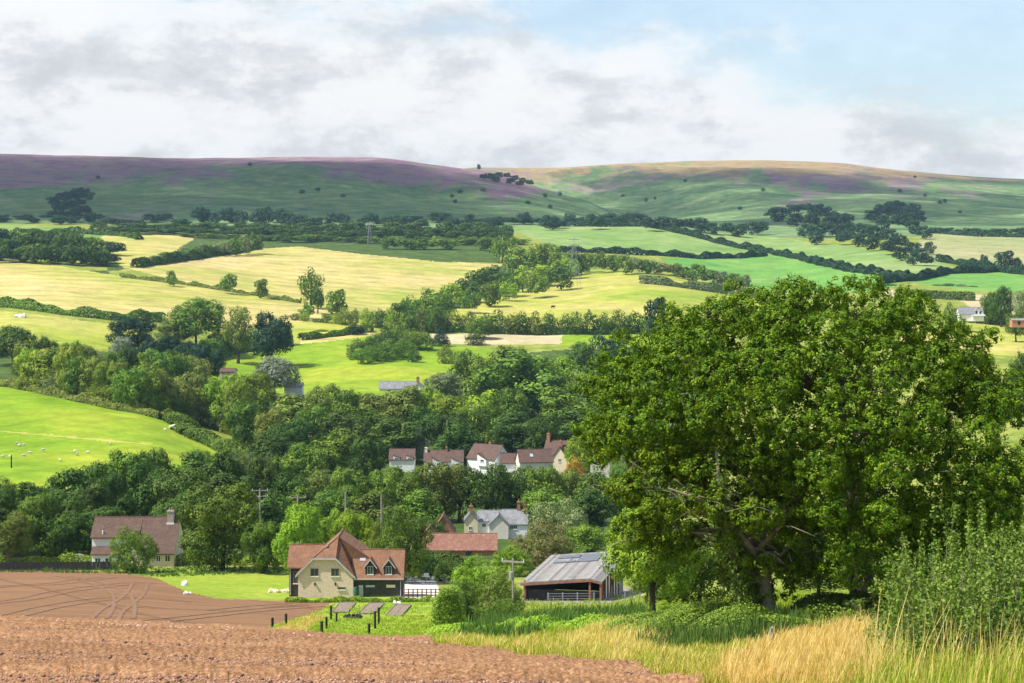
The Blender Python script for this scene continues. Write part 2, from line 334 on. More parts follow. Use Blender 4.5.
def soilmat(name, lo, mid, hi, fine):
    m, nt, out = nm(name); v = coord(nt); a = noise(nt, mapping(nt, v, (.25,1,1), (0,0,.1)), .25, 5, .6, .5); b = noise(nt, v, 2.2, 7, .75); c = noise(nt, v, 9, 5, .8)
    col = ramp(nt, c, [(.32, lo), (.5, mid), (.68, hi)]); col = mixc(nt, .7, col, ramp(nt, a, [(.35, (.78,.76,.75)), (.65, (1.15,1.15,1.15))]), 'MULTIPLY')
    col = mixc(nt, .5, col, ramp(nt, b, [(.35, (.75,.75,.75)), (.65, (1.2,1.2,1.2))]), 'MULTIPLY')
    if not fine:
        pass
    else:
        for rot, wd, ds in ((1.2, 60., 3.), (-.35, 75., 4.)):
            w = nt.nodes.new('ShaderNodeTexWave'); w.inputs['Scale'].default_value = 1/wd; w.inputs['Distortion'].default_value = ds; w.inputs['Detail'].default_value = 1.5; w.inputs['Detail Scale'].default_value = .5
            nt.links.new(mapping(nt, v, rot=(0,0,rot)), w.inputs['Vector'])
            col = mixc(nt, .75, col, ramp(nt, w.outputs['Fac'], [(.0, (.66,.64,.64)), (.006, (1,1,1))]), 'MULTIPLY')
    ad = nt.nodes.new('ShaderNodeMath'); ad.operation = 'ADD'; nt.links.new(b, ad.inputs[0]); nt.links.new(c, ad.inputs[1])
    finish(nt, out, col, .95, ad.outputs[0], .35 if fine else .7, .06 if fine else .09, 0, .08); return m
M['plough'] = soilmat('plough', (.12,.058,.028), (.33,.175,.085), (.60,.37,.215), False)
M['seedbed'] = soilmat('seedbed', (.175,.095,.05), (.235,.13,.068), (.30,.175,.10), True)
M['lawn'] = fieldmat('lawn', ((.16,.26,.02),(.22,.34,.025),(.36,.38,.07)), .15, 1.2)
M['mown'] = fieldmat('mown', ((.19,.28,.025),(.23,.32,.03),(.29,.35,.045)), .05, .8, (R(75), 3.4, .4, .4))
M['gravel'] = plain('gravel', (.62,.57,.50), .95, .12, 3)
M['asphalt'] = plain('asphalt', (.22,.22,.23), .9, .15, 3)
M['yard'] = plain('yard', (.25,.24,.18), .95, .35, .6)
M['grass_bright'] = fieldmat('grass_bright', ((.15,.26,.012),(.20,.31,.018),(.30,.35,.03)), .016, .1, (R(20), 14., .25, .8))
M['grass_yellow'] = fieldmat('grass_yellow', ((.25,.32,.035),(.34,.36,.06),(.42,.39,.12)), .015, .1)
M['grass_gold'] = fieldmat('grass_gold', ((.22,.31,.03),(.35,.36,.07),(.48,.40,.15)), .012, .08)
M['straw'] = fieldmat('straw', ((.34,.35,.07),(.46,.39,.14),(.54,.43,.20)), .006, .06, (R(75), 26., .6, .6))
M['straw_green'] = fieldmat('straw_green', ((.27,.33,.05),(.42,.37,.12),(.52,.41,.19)), .007, .06, (R(100), 26., .5, .6))
M['stubble'] = fieldmat('stubble', ((.38,.32,.18),(.44,.37,.22),(.52,.44,.28)), .02, .1)
M['grass_cool'] = fieldmat('grass_cool', ((.14,.25,.06),(.20,.30,.09),(.30,.34,.14)), .006, .05)
M['grass_cool2'] = fieldmat('grass_cool2', ((.10,.26,.05),(.14,.30,.06),(.20,.32,.08)), .008, .05)
M['tan_field'] = fieldmat('tan_field', ((.20,.27,.09),(.30,.31,.14),(.38,.34,.18)), .005, .05)
M['hedge_green'] = fieldmat('hedge_green', ((.12,.22,.04),(.18,.27,.06),(.28,.32,.1)), .01, .08)

def land():
    pxs = np.concatenate([np.arange(-1300, -100, 24), np.arange(-100, 1124, 2.0), np.arange(1124, 2320, 24)])
    Ds = [1.2]; rmid = lambda D: np.array([row_of(nominal(p, D)/D) for p in (60, 330, 560, 820, 1000)])
    while Ds[-1] < 6400:
        D = Ds[-1]; r0 = rmid(D); st = .012 if D > 24 else .12
        if D > 24:
            r1 = rmid(D*1.012); k = np.abs(r1-r0).max(); st = min(.012, max(.0022, .012*1.1/max(k, .01)))
            if D > 900: st = min(st, .004)
        Ds.append(D*(1+st))
    Ds = np.array(Ds); P, DD = np.meshgrid(pxs, Ds)
    X = (P-512)/(F*CP)*DD; Zn = nominal(P, DD); Z = Zn+wob(X, DD)
    ROW = row_of(Zn/DD)
    near = np.clip((110-DD)/20, 0, 1)*np.clip((DD-12)/8, 0, 1)
    n = len(Ds); m = len(pxs); reg = -np.ones((n-1, m-1), int)
    pc = (P[1:,1:]+P[:-1,:-1])/2; rc = (ROW[1:,1:]+ROW[:-1,:-1])/2; dc = (DD[1:,1:]+DD[:-1,:-1])/2
    pj = pc+rng.normal(0, .8, pc.shape); 
    for i, (nme, mt, poly, d0, d1) in enumerate(REG):
        ok = (dc >= d0) & (dc < d1)
        if poly: ok &= inpoly(pj, rc, poly)
        reg[ok] = i
    # cloddy surface on the ploughed part
    pl = [i for i, r in enumerate(REG) if r[0] == 'ploughed_field'][0]
    mask = np.zeros_like(Z); mask[1:, 1:] = (reg == pl)
    ridge = .05*np.sin((X*.35+DD)*2*np.pi/1.15+1.5*np.sin(X/7))+.12*np.sin((DD+.12*X)*2*np.pi/8.5+1.1*np.sin(X/9+1))
    Z += mask*near*(rng.normal(0, .02, Z.shape)+ridge+.06*np.sin(X/2.1+DD/1.7)*np.sin(DD/1.3-X/3))
    V = np.stack([X, DD, Z], -1).reshape(-1, 3); idx = np.arange(n*m).reshape(n, m)
    Q = np.stack([idx[:-1,:-1], idx[:-1,1:], idx[1:,1:], idx[1:,:-1]], -1)
    for i in range(-1, len(REG)):
        sel = Q[reg == i]
        if not len(sel): print('EMPTY REGION', REG[i][0]); continue
        u, inv = np.unique(sel, return_inverse=True)
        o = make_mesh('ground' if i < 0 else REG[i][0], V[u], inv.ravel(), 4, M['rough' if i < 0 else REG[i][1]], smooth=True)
        o['kind'] = 'structure'
land()

# ------------------------------------------------------------------ foliage
def cards(c, nrm, L, W):
    n = len(c); nrm = nrm/np.maximum(np.linalg.norm(nrm, axis=1, keepdims=True), 1e-6)
    a = np.cross(nrm, rng.normal(size=(n, 3))); a /= np.maximum(np.linalg.norm(a, axis=1, keepdims=True), 1e-6)
    b = np.cross(nrm, a); L = np.broadcast_to(L, (n,))[:, None]; W = np.broadcast_to(W, (n,))[:, None]
    return np.stack([c-a*L/2, c+b*W/2-a*L*.08+nrm*W*.12, c+a*L/2, c-b*W/2-a*L*.08+nrm*W*.12], 1).reshape(-1, 3)
def unit(n):
    d = rng.normal(size=(n, 3)); return d/np.linalg.norm(d, axis=1, keepdims=True)
def lobes_to_leaves(lc, lr, n, size, flat=.85, inner=.12, up=.25, jit=.42, clump=0, aspect=.6):
    """lc (k,3) lobe centres, lr (k,) radii -> card verts + rnd"""
    k = len(lc); w = lr**2; pick = rng.choice(k, n, p=w/w.sum()); d = unit(n)
    r = lr[pick]*np.where(rng.random(n) < inner, rng.random(n)**.5*.8, rng.uniform(.82, 1.08, n))
    c = lc[pick]+d*r[:, None]*np.array([1, 1, flat])
    if clump:
        # pull leaves toward random clump centres so that small tufts stand out
        m = max(40, int(n/clump)); p2 = rng.choice(n, m); cc = c[p2]; q = rng.integers(0, m, n)
        rr = size*1.7*(rng.random(n)**.5); dd = unit(n); c = cc[q]+dd*rr[:, None]; d = d[p2][q]*1.0+dd*.7
    keep = np.ones(len(c), bool)
    for j in range(k):
        e = (c-lc[j])/np.array([1, 1, flat]); keep &= ~((np.einsum('ij,ij->i', e, e) < (lr[j]*.72)**2) & (rng.random(len(c)) < .9))
    c, d = c[keep], d[keep]; n = len(c)
    nr = d+unit(n)*jit+np.array([0, 0, up]); sz = size*rng.uniform(.7, 1.35, n)
    rnd = rng.random(n)
    return cards(c, nr, sz, sz*aspect), rnd
def crown_lobes(shape, seed):
    r = np.random.default_rng(seed); pts = []; rad = []
    def dome(n, rx, zc, up, dn, r0, r1, k0=.62, k1=.98, pw=.5):
        for i in range(n):
            t = r.uniform(-1, 1); a = i*2.4+r.uniform(0, .8); q = (1-abs(t)**2)**pw; k = r.uniform(k0, k1)
            pts.append((rx*q*k*math.cos(a), rx*q*k*math.sin(a), zc+(up if t > 0 else dn)*t*k)); rad.append(r.uniform(r0, r1))
    if shape == 'round':
        dome(25, .36, .50, .40, .38, .10, .18, .7, 1.05); pts.append((0,0,.5)); rad.append(.27)
    elif shape == 'tall':
        dome(28, .23, .50, .44, .40, .08, .13, .7, 1.05, pw=.6); pts += [(0,0,.35),(0,0,.6)]; rad += [.17,.16]
    elif shape == 'broad':
        dome(30, .48, .48, .42, .34, .11, .19, .7, 1.05); pts += [(0,0,.46),(.2,.1,.42),(-.2,-.1,.42)]; rad += [.27,.22,.22]
    elif shape == 'bush':
        dome(34, .50, .36, .50, .30, .12, .2); pts += [(0,0,.3)]; rad += [.34]
    elif shape == 'cone':
        for i in range(34):
            t = i/33; a = i*2.4; q = (1-t)**.9*.2+.012; pts.append((q*math.cos(a), q*math.sin(a), .10+.86*t)); rad.append(.035+.1*(1-t))
        pts += [(0,0,.3),(0,0,.5)]; rad += [.15,.11]
    elif shape == 'pine':
        for i in range(20):
            a = i*2.4; q = r.uniform(.05, .32); pts.append((q*math.cos(a), q*math.sin(a), r.uniform(.4, .95)-q*.5)); rad.append(r.uniform(.08, .15))
        pts.append((0,0,.65)); rad.append(.17)
    return np.array(pts), np.array(rad)
def trunk_mb(shape, seed):
    r = random.Random(seed); mb = MB(); top = .6 if shape != 'bush' else .35; r0 = .028 if shape != 'bush' else .018
    lean = r.uniform(-.03, .03)
    mb.tube([(0,0,-.04),(lean*.3,0,.1),(lean,.01,.3),(lean*1.5,0,top)], [r0*1.5,r0,r0*.8,r0*.4], 7)
    for i in range(5):
        a = i*1.3+r.uniform(0, .5); q = r.uniform(.15, .3)*(1.4 if shape == 'broad' else 1)
        mb.tube([(lean,0,.2+.04*i),(q*.5*math.cos(a),q*.5*math.sin(a),.33+.05*i),(q*math.cos(a),q*math.sin(a),.48+.06*i)], [r0*.6,r0*.4,r0*.15], 5)
    return mb
LIB = {}
def crown_mesh(shape, res, v):
    key = (shape, res, v)
    if key not in LIB:
        lc, lr = crown_lobes(shape, hash((len(shape), shape[0] == 'b', v)) % 9999 + 7*v)
        n, sz, cl = {'near': (34000, .024, 14), 'mid': (12000, .038, 9), 'far': (1800, .08, 0)}[res]
        if shape in ('cone', 'pine'): n = int(n*.7); sz *= .8
        V, rnd = lobes_to_leaves(lc, lr, n, sz, clump=cl)
        V[:, 2] /= np.percentile(V[:, 2], 99.8); V[:, :2] /= 2*np.percentile(np.abs(V[:, 0]), 99)
        o = make_mesh('crown', V, np.arange(len(V)), 4, M['leaf_mid'], attr=rnd); me = o.data; bpy.data.objects.remove(o)
        me.materials.clear(); me.materials.append(None)
        tm = trunk_mb(shape, v).build('trunk', M['bark']); tme = tm.data; bpy.data.objects.remove(tm)
        LIB[key] = (me, tme)
    return LIB[key]
KIND = {'round': 'broadleaf_tree', 'tall': 'tall_tree', 'broad': 'spreading_tree', 'bush': 'bush', 'cone': 'conifer', 'pine': 'pine_tree'}
NT = [0]
def tree(x, y, h, w, shape, leaf, label, group=None, res=None, z=None, bark='bark', cat=None):
    """h metres tall, w metres wide"""
    NT[0] += 1; hp = h*F/y
    res = res or ('near' if y < 330 else 'mid' if y < 1000 else 'far')
    me, tme = crown_mesh(shape, res, NT[0] % 3 if shape not in ('cone', 'pine') else 0)
    z = gz(x, y) if z is None else z; a = random.uniform(0, 6.28)
    cat = cat or ('bush' if shape == 'bush' else 'tree')
    small = hp < 26
    cr = bpy.data.objects.new(KIND[shape] if small else 'crown', me); C.objects.link(cr)
    cr.material_slots[0].link = 'OBJECT'; cr.material_slots[0].material = M['leaf_'+leaf] if 'leaf_'+leaf in M else M[leaf]
    if small:
        cr.location = (x, y, z-.02*h); cr.scale = (w, w, h); cr.rotation_euler.z = a; return tag(cr, label, cat, group)
    t = empty(KIND[shape], (x, y, z), a, label, cat, group)
    cr.parent = t; cr.scale = (w, w, h)
    tr = bpy.data.objects.new('trunk', tme); C.objects.link(tr); tr.parent = t; tr.scale = (h*.9, h*.9, h)
    if bark != 'bark': tr.material_slots[0].link = 'OBJECT'; tr.material_slots[0].material = M[bark]
    return t
def T(px, top, wpx, D, shape, leaf, label, group=None, **kw):
    """tree at distance D in direction px whose crown reaches up to that row"""
    x, y, z = spot(px, D); s, t = ray(px, top); h = max(t*D-z, 1.0); return tree(x, y, h, wpx*D/F, shape, leaf, label, group, **kw)
def DH(px, top, hpx, d0=300, d1=1000): return hit(px, top+hpx, d0, d1)[1]
def hedge(pts, h, w, leaf, label, n=None, size=None, name='hedge', world=False, jag=.55, dens=1.0):
    P = [(hit(*p)) if not world else p for p in pts]; P = np.array([(p[0], p[1]) for p in P])
    seg = np.diff(P, axis=0); ln = np.hypot(seg[:,0], seg[:,1]); cum = np.concatenate([[0], np.cumsum(ln)]); T_ = cum[-1]
    D = P[:,1].mean(); size = size or max(.10, 2.1*D/F); n = n or int(min(60000, dens*4.0*T_*(2*h+w)/(size*size*.6)))
    t = rng.random(n)*T_; i = np.clip(np.searchsorted(cum, t)-1, 0, len(ln)-1); f = (t-cum[i])/ln[i]
    c = P[i]+seg[i]*f[:, None]; nx = np.stack([-seg[i][:,1], seg[i][:,0]], 1)/ln[i][:, None]
    hv = h*(1+jag*(np.sin(t/(h*1.7)+1.3*np.sin(t/(h*4.1)))*.5+np.sin(t/(h*.63)+2)*.3)); wv = w*(1+jag*.5*np.sin(t/(h*1.1)))
    a = rng.random(n)*math.pi; rr = np.where(rng.random(n) < .15, rng.random(n), rng.uniform(.85, 1.05, n))
    u = np.cos(a)*rr; v = np.sin(a)**.7*rr
    xy = c+nx*(u*wv/2)[:, None]; z = ground(xy[:,0], xy[:,1])+v*hv-.05
    p = np.column_stack([xy, z]); nr = np.column_stack([nx*u[:, None], v])+unit(n)*.6
    V = cards(p, nr, size*rng.uniform(.7, 1.4, n), size*.7)
    org = V.mean(0); org[2] = V[:,2].min()
    o = make_mesh(name, V-org, np.arange(len(V)), 4, M['leaf_'+leaf], attr=rng.random(n)); o.location = org
    return tag(o, label, 'hedge')

exec_trees = True
def mass(items, leaf, label, res='far'):
    """a wood that reads as one mass"""
    Vs = []; Rn = []
    for i, (px, top, w, D) in enumerate(items):
        me, _ = crown_mesh('round', res, i % 3); n = len(me.vertices); V = np.empty(n*3, np.float32); me.vertices.foreach_get('co', V); V = V.reshape(-1, 3)
        x, y, z = spot(px, D); h = max(2, float(slope_of(top))*D-z); a = rng.uniform(0, 6.28); ww = w*D/F; ca, sa = math.cos(a), math.sin(a)
        k = rng.choice(n//4, n//4 if res == 'far' else n//10, replace=False); sel = (k[:, None]*4+np.arange(4)).ravel(); V = V[sel]; g = 1 if res == 'far' else 1.0
        Vs.append(np.column_stack([(V[:,0]*ca-V[:,1]*sa)*ww+x, (V[:,0]*sa+V[:,1]*ca)*ww+y, V[:,2]*h+z])); Rn.append(rng.random(len(k)))
    V = np.concatenate(Vs); o = make_mesh('woodland', V, np.arange(len(V)), 4, M['leaf_'+leaf], attr=np.concatenate(Rn)); return tag(o, label, 'woodland', kind='stuff')
def trees():
    J = lambda a: random.uniform(-a, a)
    # --- by the brown-roofed house and the farmhouse
    T(132,527,49,276,'bush','mid','small round tree in front of the brown-roofed house')
    T(221,485,84,280,'round','mid','large dense tree right of the brown-roofed house')
    T(40,494,58,300,'round','mid','loose olive-green tree left of the brown-roofed house')
    T(6,512,50,290,'round','olive','thin brownish-green tree at the left edge below the dark wood', bark='bark_pale')
    T(-30,500,60,300,'round','mid','tree just beyond the left edge of the garden')
    T(75,527,22,318,'bush','bright','bright green rounded bush on the lawn left of the house')
    T(94,541,18,300,'bush','mid','dark little bush beside the corner of the brown-roofed house')
    for px, top, w, D, sh, lf, lb in [
        (262,520,44,275,'round','mid','rounded tree between the large dense tree and the farmhouse'),
        (298,505,52,268,'round','bright','tallest bright green tree behind the left wing of the farmhouse'),
        (331,511,38,278,'round','bright','bright tree right behind the farmhouse roof peak'),
        (356,510,40,272,'round','bright','bright tree behind the farmhouse skylight'),
        (378,522,30,268,'bush','yellow','yellow-green shrub behind the right wing of the farmhouse'),
        (402,506,62,262,'broad','mid','wide soft green tree at the right end of the farmhouse'),
        (425,548,30,272,'bush','dark','dark bush beside the lane right of the farmhouse'),
        (445,560,28,268,'bush','dark','second dark bush along the lane below the red-tiled barn'),
        (545,521,64,300,'broad','brown','olive-brown rounded tree behind the grey-roofed barn'),
        (558,498,56,345,'broad','pale','pale feathery tree above the olive-brown tree'),
        (512,545,42,285,'bush','bright','green bush at the right end of the red-tiled barn'),
        (586,524,46,330,'round','mid','green tree just behind the barn ridge'),
        (478,556,60,196,'bush','bright','big leafy shrub left of the leaning-arm pole'),
        (500,572,46,186,'bush','olive','olive lower shrub around the foot of the utility pole'),
        (458,580,44,178,'bush','mid','shrub at the lower left of the big leafy shrub'),
        (508,598,40,166,'bush','mid','low shrub right of the utility pole base'),
        (470,606,46,158,'bush','mid','low round shrub in front of the big leafy shrub'),
        (654,500,92,118,'round','bright','bright green ash hanging over the barn behind the oak'),
        (700,520,110,135,'round','mid','rounded green tree seen beneath the oak branches'),
        (655,548,50,150,'round','mid','small green tree right of the barn track'),
        (820,520,120,130,'round','dark','dark tree filling the gap behind the oak trunks'),
        (930,500,150,120,'round','dark','dark tree right behind the oak at the right side'),
        (1030,480,150,110,'round','dark','dark tree beyond the right edge behind the shrub'),
        (668,600,16,96,'tall','bright','slender young tree in front of the barn track')]:
        T(px, top, w, D, sh, lf, lb, bark='bark_pale' if 'slender' in lb else 'bark')
    # --- dark wood behind the brown-roofed house
    lb = 'dark broadleaf tree in the wood behind the brown-roofed house'; g = 'trees of the dark wood left'
    for px, top, D in [(35,479,400),(68,467,405),(98,462,410),(128,452,400),(158,447,405),(190,448,400),(224,453,395),(256,460,400),
                       (50,490,360),(84,482,362),(115,474,360),(147,466,365),(182,470,362),(214,474,362),(248,476,366),(-15,470,405),(5,488,380),(-40,480,380),
                       (60,512,336),(100,505,334),(185,496,336),(265,492,335)]:
        T(px+J(3), top+J(3), 54+J(9), DH(px, top, 66 if D > 350 else 52), random.choice(['round','round','tall']), random.choice(['dark','dark','dark','mid']), lb, g)
    # --- wood in front of the village roofs
    lb = 'dark tree of the belt between the cottage and the village roofs'; g = 'trees of the belt below the village'
    for px, top, D in [(285,474,400),(314,470,405),(345,466,410),(376,468,400),(404,464,405),(431,463,410),(459,463,400),(487,465,405),(516,464,410),(546,466,405),(572,466,400),(598,468,400),(625,466,400),
                       (300,488,375),(336,487,372),(370,492,375),(548,490,384),(586,488,372),(415,488,378)]:
        T(px+J(3), top+J(3), 46+J(8), DH(px, top, 58 if D > 388 else 48), random.choice(['round','round','tall']), random.choice(['dark','mid','dark','mid','olive']), lb, g)
    # --- scrub strip above the dark wood
    lb = 'light green scrub bush above the dark wood'; g = 'scrub bushes above the dark wood'
    for i in range(12): T(196+i*9+J(2), 452+J(3), 18, 470, 'bush', random.choice(['mid','olive','pale']), lb, g)
    # --- wood behind the village
    lb = 'tree of the dense wood behind the village roofs'; g = 'trees of the wood behind the village'
    for px, top, D, lf in [(268,430,565,'dark'),(292,418,570,'dark'),(318,406,590,'mid'),(345,412,570,'dark'),(368,408,580,'mid'),(395,418,575,'dark'),(424,408,585,'dark'),(452,412,575,'dark'),(480,404,580,'mid'),(512,410,575,'dark'),(545,415,570,'dark'),(572,410,570,'dark'),(600,405,570,'dark'),
                       (246,400,640,'mid'),(272,408,630,'dark'),(300,396,640,'dark'),(325,384,650,'olive'),(350,388,655,'mid'),(375,392,640,'olive'),(402,388,640,'olive'),(430,387,650,'mid'),(455,393,640,'dark'),(482,392,650,'dark'),(508,388,640,'mid'),(560,386,630,'mid'),(590,384,630,'dark'),(618,390,620,'dark'),
                       (335,430,545,'mid'),(365,436,540,'dark'),(300,446,545,'mid'),(458,425,548,'dark')]:
        T(px+J(3), top+J(3), 46+J(9), DH(px, top, 50 if D > 600 else 44, 470), random.choice(['round','round','tall']), random.choice([lf, lf, 'mid', 'olive', 'bright']) if D > 600 else lf, lb, g)
    for px, top, w, D, sh, lf, lb in [
        (216,377,56,655,'round','bright','bright green tree left of the small tower house'),
        (257,372,50,665,'round','bright','bright rounded tree just above the end of the sheep pasture'),
        (274,357,48,740,'round','silver','grey-green willow at the left edge of the paddock'),
        (228,388,40,640,'round','yellow','yellow-green tree below the small tower house'),
        (520,349,84,690,'tall','mid','tallest broad poplar above the village'),
        (488,360,56,700,'round','mid','light green tree left of the tall poplar'),
        (553,356,60,700,'round','bright','light green tree right of the tall poplar'),
        (582,366,50,680,'round','mid','green tree between the poplar and the oak'),
        (446,372,44,740,'round','pale','pale tree at the right end of the paddock'),
        (466,350,38,790,'round','mid','green tree above the right end of the paddock'),
        (505,345,50,800,'round','olive','olive tree behind the tall poplar'),
        (612,334,48,800,'pine','teal','dark flat-topped pine at the left edge of the oak'),
        (585,342,44,810,'pine','dark','lower dark pine beside the flat-topped pine'),
        (414,427,28,548,'round','silver','silver-leaved tree above the village roofs'),
        (581,432,32,505,'round','bright','round bright tree beside the cream gable house'),
        (488,424,9,552,'cone','mid','left one of two narrow cypresses behind the white gable'),
        (497,424,9,552,'cone','dark','right one of two narrow cypresses behind the white gable'),
        (399,447,22,545,'bush','yellow','yellow shrub above the small brown roof'),
        (457,440,20,545,'bush','silver','grey-green shrub above the long brown roof'),
        (575,456,24,490,'bush','orange','orange flowering shrub below the cream gable house'),
        (12,326,48,720,'round','dark','dark tree at the left edge above the pasture hedge'),
        (130,316,46,840,'round','teal','dark blue-green tree at the head of the tree strip'),
        (121,336,26,800,'round','silver','pale willow below the dark blue-green tree'),
        (196,298,62,905,'round','mid','tall tree standing in front of the barley field'),
        (172,322,34,900,'round','olive','smaller tree leaning on the tall field-edge tree'),
        (238,306,34,880,'pine','olive','tall greyish pine right of the tall field-edge tree'),
        (271,312,42,870,'round','teal','dark evergreen right of the greyish pine'),
        (222,330,30,900,'round','dark','dark tree between the field-edge tree and the pine'),
        (172,270,12,1150,'round','mid','small lone tree at the left of the hill field hedge'),
        (229,273,19,1140,'round','mid','paired round tree on the hill field hedge'),
        (262,278,14,1130,'round','dark','small dark tree on the hill field hedge'),
        (311,267,26,1100,'broad','mid','tallest lone tree in the hill field'),
        (318,287,14,1070,'round','dark','small dark tree just below the tallest lone tree'),
        (337,289,21,1060,'round','mid','round tree at the bottom of the hill field'),
        (307,304,16,1040,'round','mid','bush-like tree at the corner of the barley field'),
        (441,326,19,950,'cone','teal','blue-green conifer above the paddock'),
        (446,344,18,880,'bush','olive','olive bush at the right end of the paddock hedge'),
        (414,349,15,880,'bush','dark','small dark bush alone in the paddock'),
        (481,318,30,985,'round','mid','spreading tree on the pale stubble strip'),
        (476,330,22,960,'bush','dark','dark bush below the tree on the stubble strip'),
        (322,330,14,1000,'bush','mid','small bush left of the paddock thicket'),
        (356,326,17,990,'round','teal','dark green round tree above the paddock'),
        (657,297,24,1010,'round','teal','dark rounded tree at the left top of the oak'),
        (929,241,13,1650,'round','teal','pale-ringed lone tree at the end of the dark wood'),
        (983,254,9,1500,'round','teal','smallest of the dark trees in the upper right field'),
        (1004,250,21,1500,'round','teal','biggest of the dark trees in the upper right field'),
        (1016,257,12,1500,'round','teal','dark tree right beside the biggest one in the upper right field'),
        (1001,286,24,940,'round','dark','round tree beside the far white house'),
        (988,292,16,950,'round','mid','small tree left of the round tree by the far white house'),
        (1022,290,24,930,'round','pale','pale green tree at the right edge above the far shed'),
        (1016,311,20,860,'round','mid','green bush-like tree above the far red shed'),
        (950,302,16,880,'bush','mid','bush on the left of the far white house'),
        (1021,352,30,560,'round','dark','dark tree at the right edge beside the oak'),
        (479,163.8,4,2880,'round','dark','tiny lone tree on the skyline dip')]:
        T(px, top, w, D, sh, lf, lb)
    # --- strip of trees along the sheep pasture
    lb = 'sunlit tree of the strip along the top of the sheep pasture'; g = 'trees along the sheep pasture'
    for i in range(17):
        px = 30+i*13; top = 342+i*2.6+J(7); Dh = hit(px, float(np.interp(px, [0,60,120,196,240], [384,396,409,423,440])), 400)[1]
        T(px, top, 38+J(8), Dh+8+J(6), random.choice(['round','round','tall']), random.choice(['bright','mid','yellow','olive','bright']), lb, g)
    for i in range(16):
        px = 36+i*13; Dh = hit(px, float(np.interp(px, [0,60,120,196,240], [384,396,409,423,440])), 400)[1]
        T(px+J(4), 366+i*2.9+J(6), 30+J(6), Dh+3, 'bush', random.choice(['bright','mid','olive','pale','yellow']), 'low leafy bush in front of the strip along the top of the sheep pasture', 'bushes along the sheep pasture')
    lb = 'tree of the second row behind the pasture strip'; g = 'second row behind the pasture strip'
    for i in range(13): T(28+i*14+J(3), 340+i*1.2+J(5), 34+J(5), DH(28+i*14, 340+i*1.2, 44, 500), 'round', random.choice(['mid','dark','olive']), lb, g)
    lb = 'dark pine in the clump beside the far pink-roofed house'; g = 'dark pines below the barley field'
    for px, top in [(150,338),(166,335),(182,341),(198,343),(212,349),(142,346)]: T(px, top, 30, 770, 'round', 'teal', lb, g)
    # --- paddock thicket
    lb = 'bush of the dark thicket standing in the paddock'; g = 'bushes of the paddock thicket'
    for px, top, D in [(358,338,890),(372,334,900),(386,326,930),(399,325,940),(412,328,935),(424,331,930),(380,342,880),(366,345,870),(392,338,890),(405,338,900)]:
        T(px, top, 24, D, 'bush', random.choice(['dark','mid']), lb, g)
    lb = 'bush of the scattered hedge between barley field and paddock'; g = 'bushes below the barley field'
    for i in range(16): T(298+i*9.5+J(3), 309+J(4)+(6 if i < 3 else 0), 15+J(3), 1035-i*2, 'bush', random.choice(['mid','olive','dark','bright']), lb, g)
    # --- diagonal belt
    lb = 'tree of the belt climbing between the hill field and the sunlit pasture'; g = 'trees of the diagonal belt'
    for px, top, w, D in [(398,302,24,1075),(412,296,26,1085),(428,289,28,1100),(444,292,28,1090),(452,283,26,1130),(466,276,28,1150),(480,270,26,1180),(494,266,28,1200),(508,270,28,1180),(522,264,30,1200),
                          (520,246,30,1330),(534,243,28,1340),(548,242,28,1350),(504,236,28,1420),(560,250,28,1290),(545,262,26,1230),(562,266,26,1210),(572,258,22,1260),(490,284,24,1130),(510,278,24,1150),(535,275,24,1170),(440,306,22,1050),(415,308,22,1045),(470,292,22,1100)]:
        T(px+J(2), top+J(2), w, DH(px, top, w*.95, 1000, 1750), random.choice(['round','round','broad']), random.choice(['dark','mid','mid','bright']), lb, g)
    lb = 'tree of the row above the sunlit pasture'; g = 'trees above the sunlit pasture'
    for i in range(15):
        px = 576+i*12; T(px+J(2), 249+i*1.7+J(3), 19+J(3), 1400+J(20), 'round', random.choice(['mid','pale','dark','mid']), lb, g)
    lb = 'tree of the hedge row below the sunlit pasture'; g = 'trees below the sunlit pasture'
    for i in range(20): T(402+i*13.5+J(3), 311+J(3), 19+J(3), 1015+J(5), 'bush', random.choice(['mid','dark','dark','olive']), lb, g)
    # --- belt behind the hill field
    lb = 'dark tree of the long belt behind the hill field'; g = 'trees of the belt behind the hill field'
    for i in range(29): T(140+i*13.5+J(3), 235+J(2.5)+(3 if i > 16 else 0), 24+J(4), 1660+J(20), 'round', random.choice(['dark','mid','dark']), lb, g)
    lb = 'lighter tree of the front row behind the hill field'; g = 'front trees behind the hill field'
    for px in (388,400,412,424,437,449,484,498): T(px, 237+J(2), 18, 1585, 'round', 'mid', lb, g)
    lb = 'pale hedgerow tree along the top left of the hill field'; g = 'pale hedgerow trees'
    for i in range(12): T(146+i*10, 256-i*2.1+J(2), 15, 1330+i*14, 'round', random.choice(['pale','mid','pale']), lb, g)
    # --- wood on the left
    lb = 'tree of the wood left of the small corner field'; g = 'trees of the left hillside wood'
    for i in range(12): T(-10+i*11.5+J(2), 226+i*1.3+J(2), 22, 1340+J(30), 'round', random.choice(['dark','teal','mid']), lb, g)
    for i in range(12): T(-8+i*11+J(3), 240+i*1.2+J(3), 20, 1270+J(10), 'round', random.choice(['dark','mid','teal']), lb, g)
    # --- foot of the moor
    lb = 'shaded tree at the foot of the moor'; g = 'trees at the foot of the moor'
    mass([(-40+i*9.5+J(4), 216+J(4)-(6 if 24 < i < 36 else 0), 17+J(4), 1960+J(60)) for i in range(72)], 'teal', 'dark line of woodland along the foot of the left moor')
    mass([(100+i*9+J(3), 224+J(3), 19+J(4), 1800+J(30)) for i in range(46)]+[(100+i*9+J(3), 229+J(3), 20+J(4), 1730+J(20)) for i in range(46)], 'dark', 'deep belt of dark woodland between the moor and the hill field')
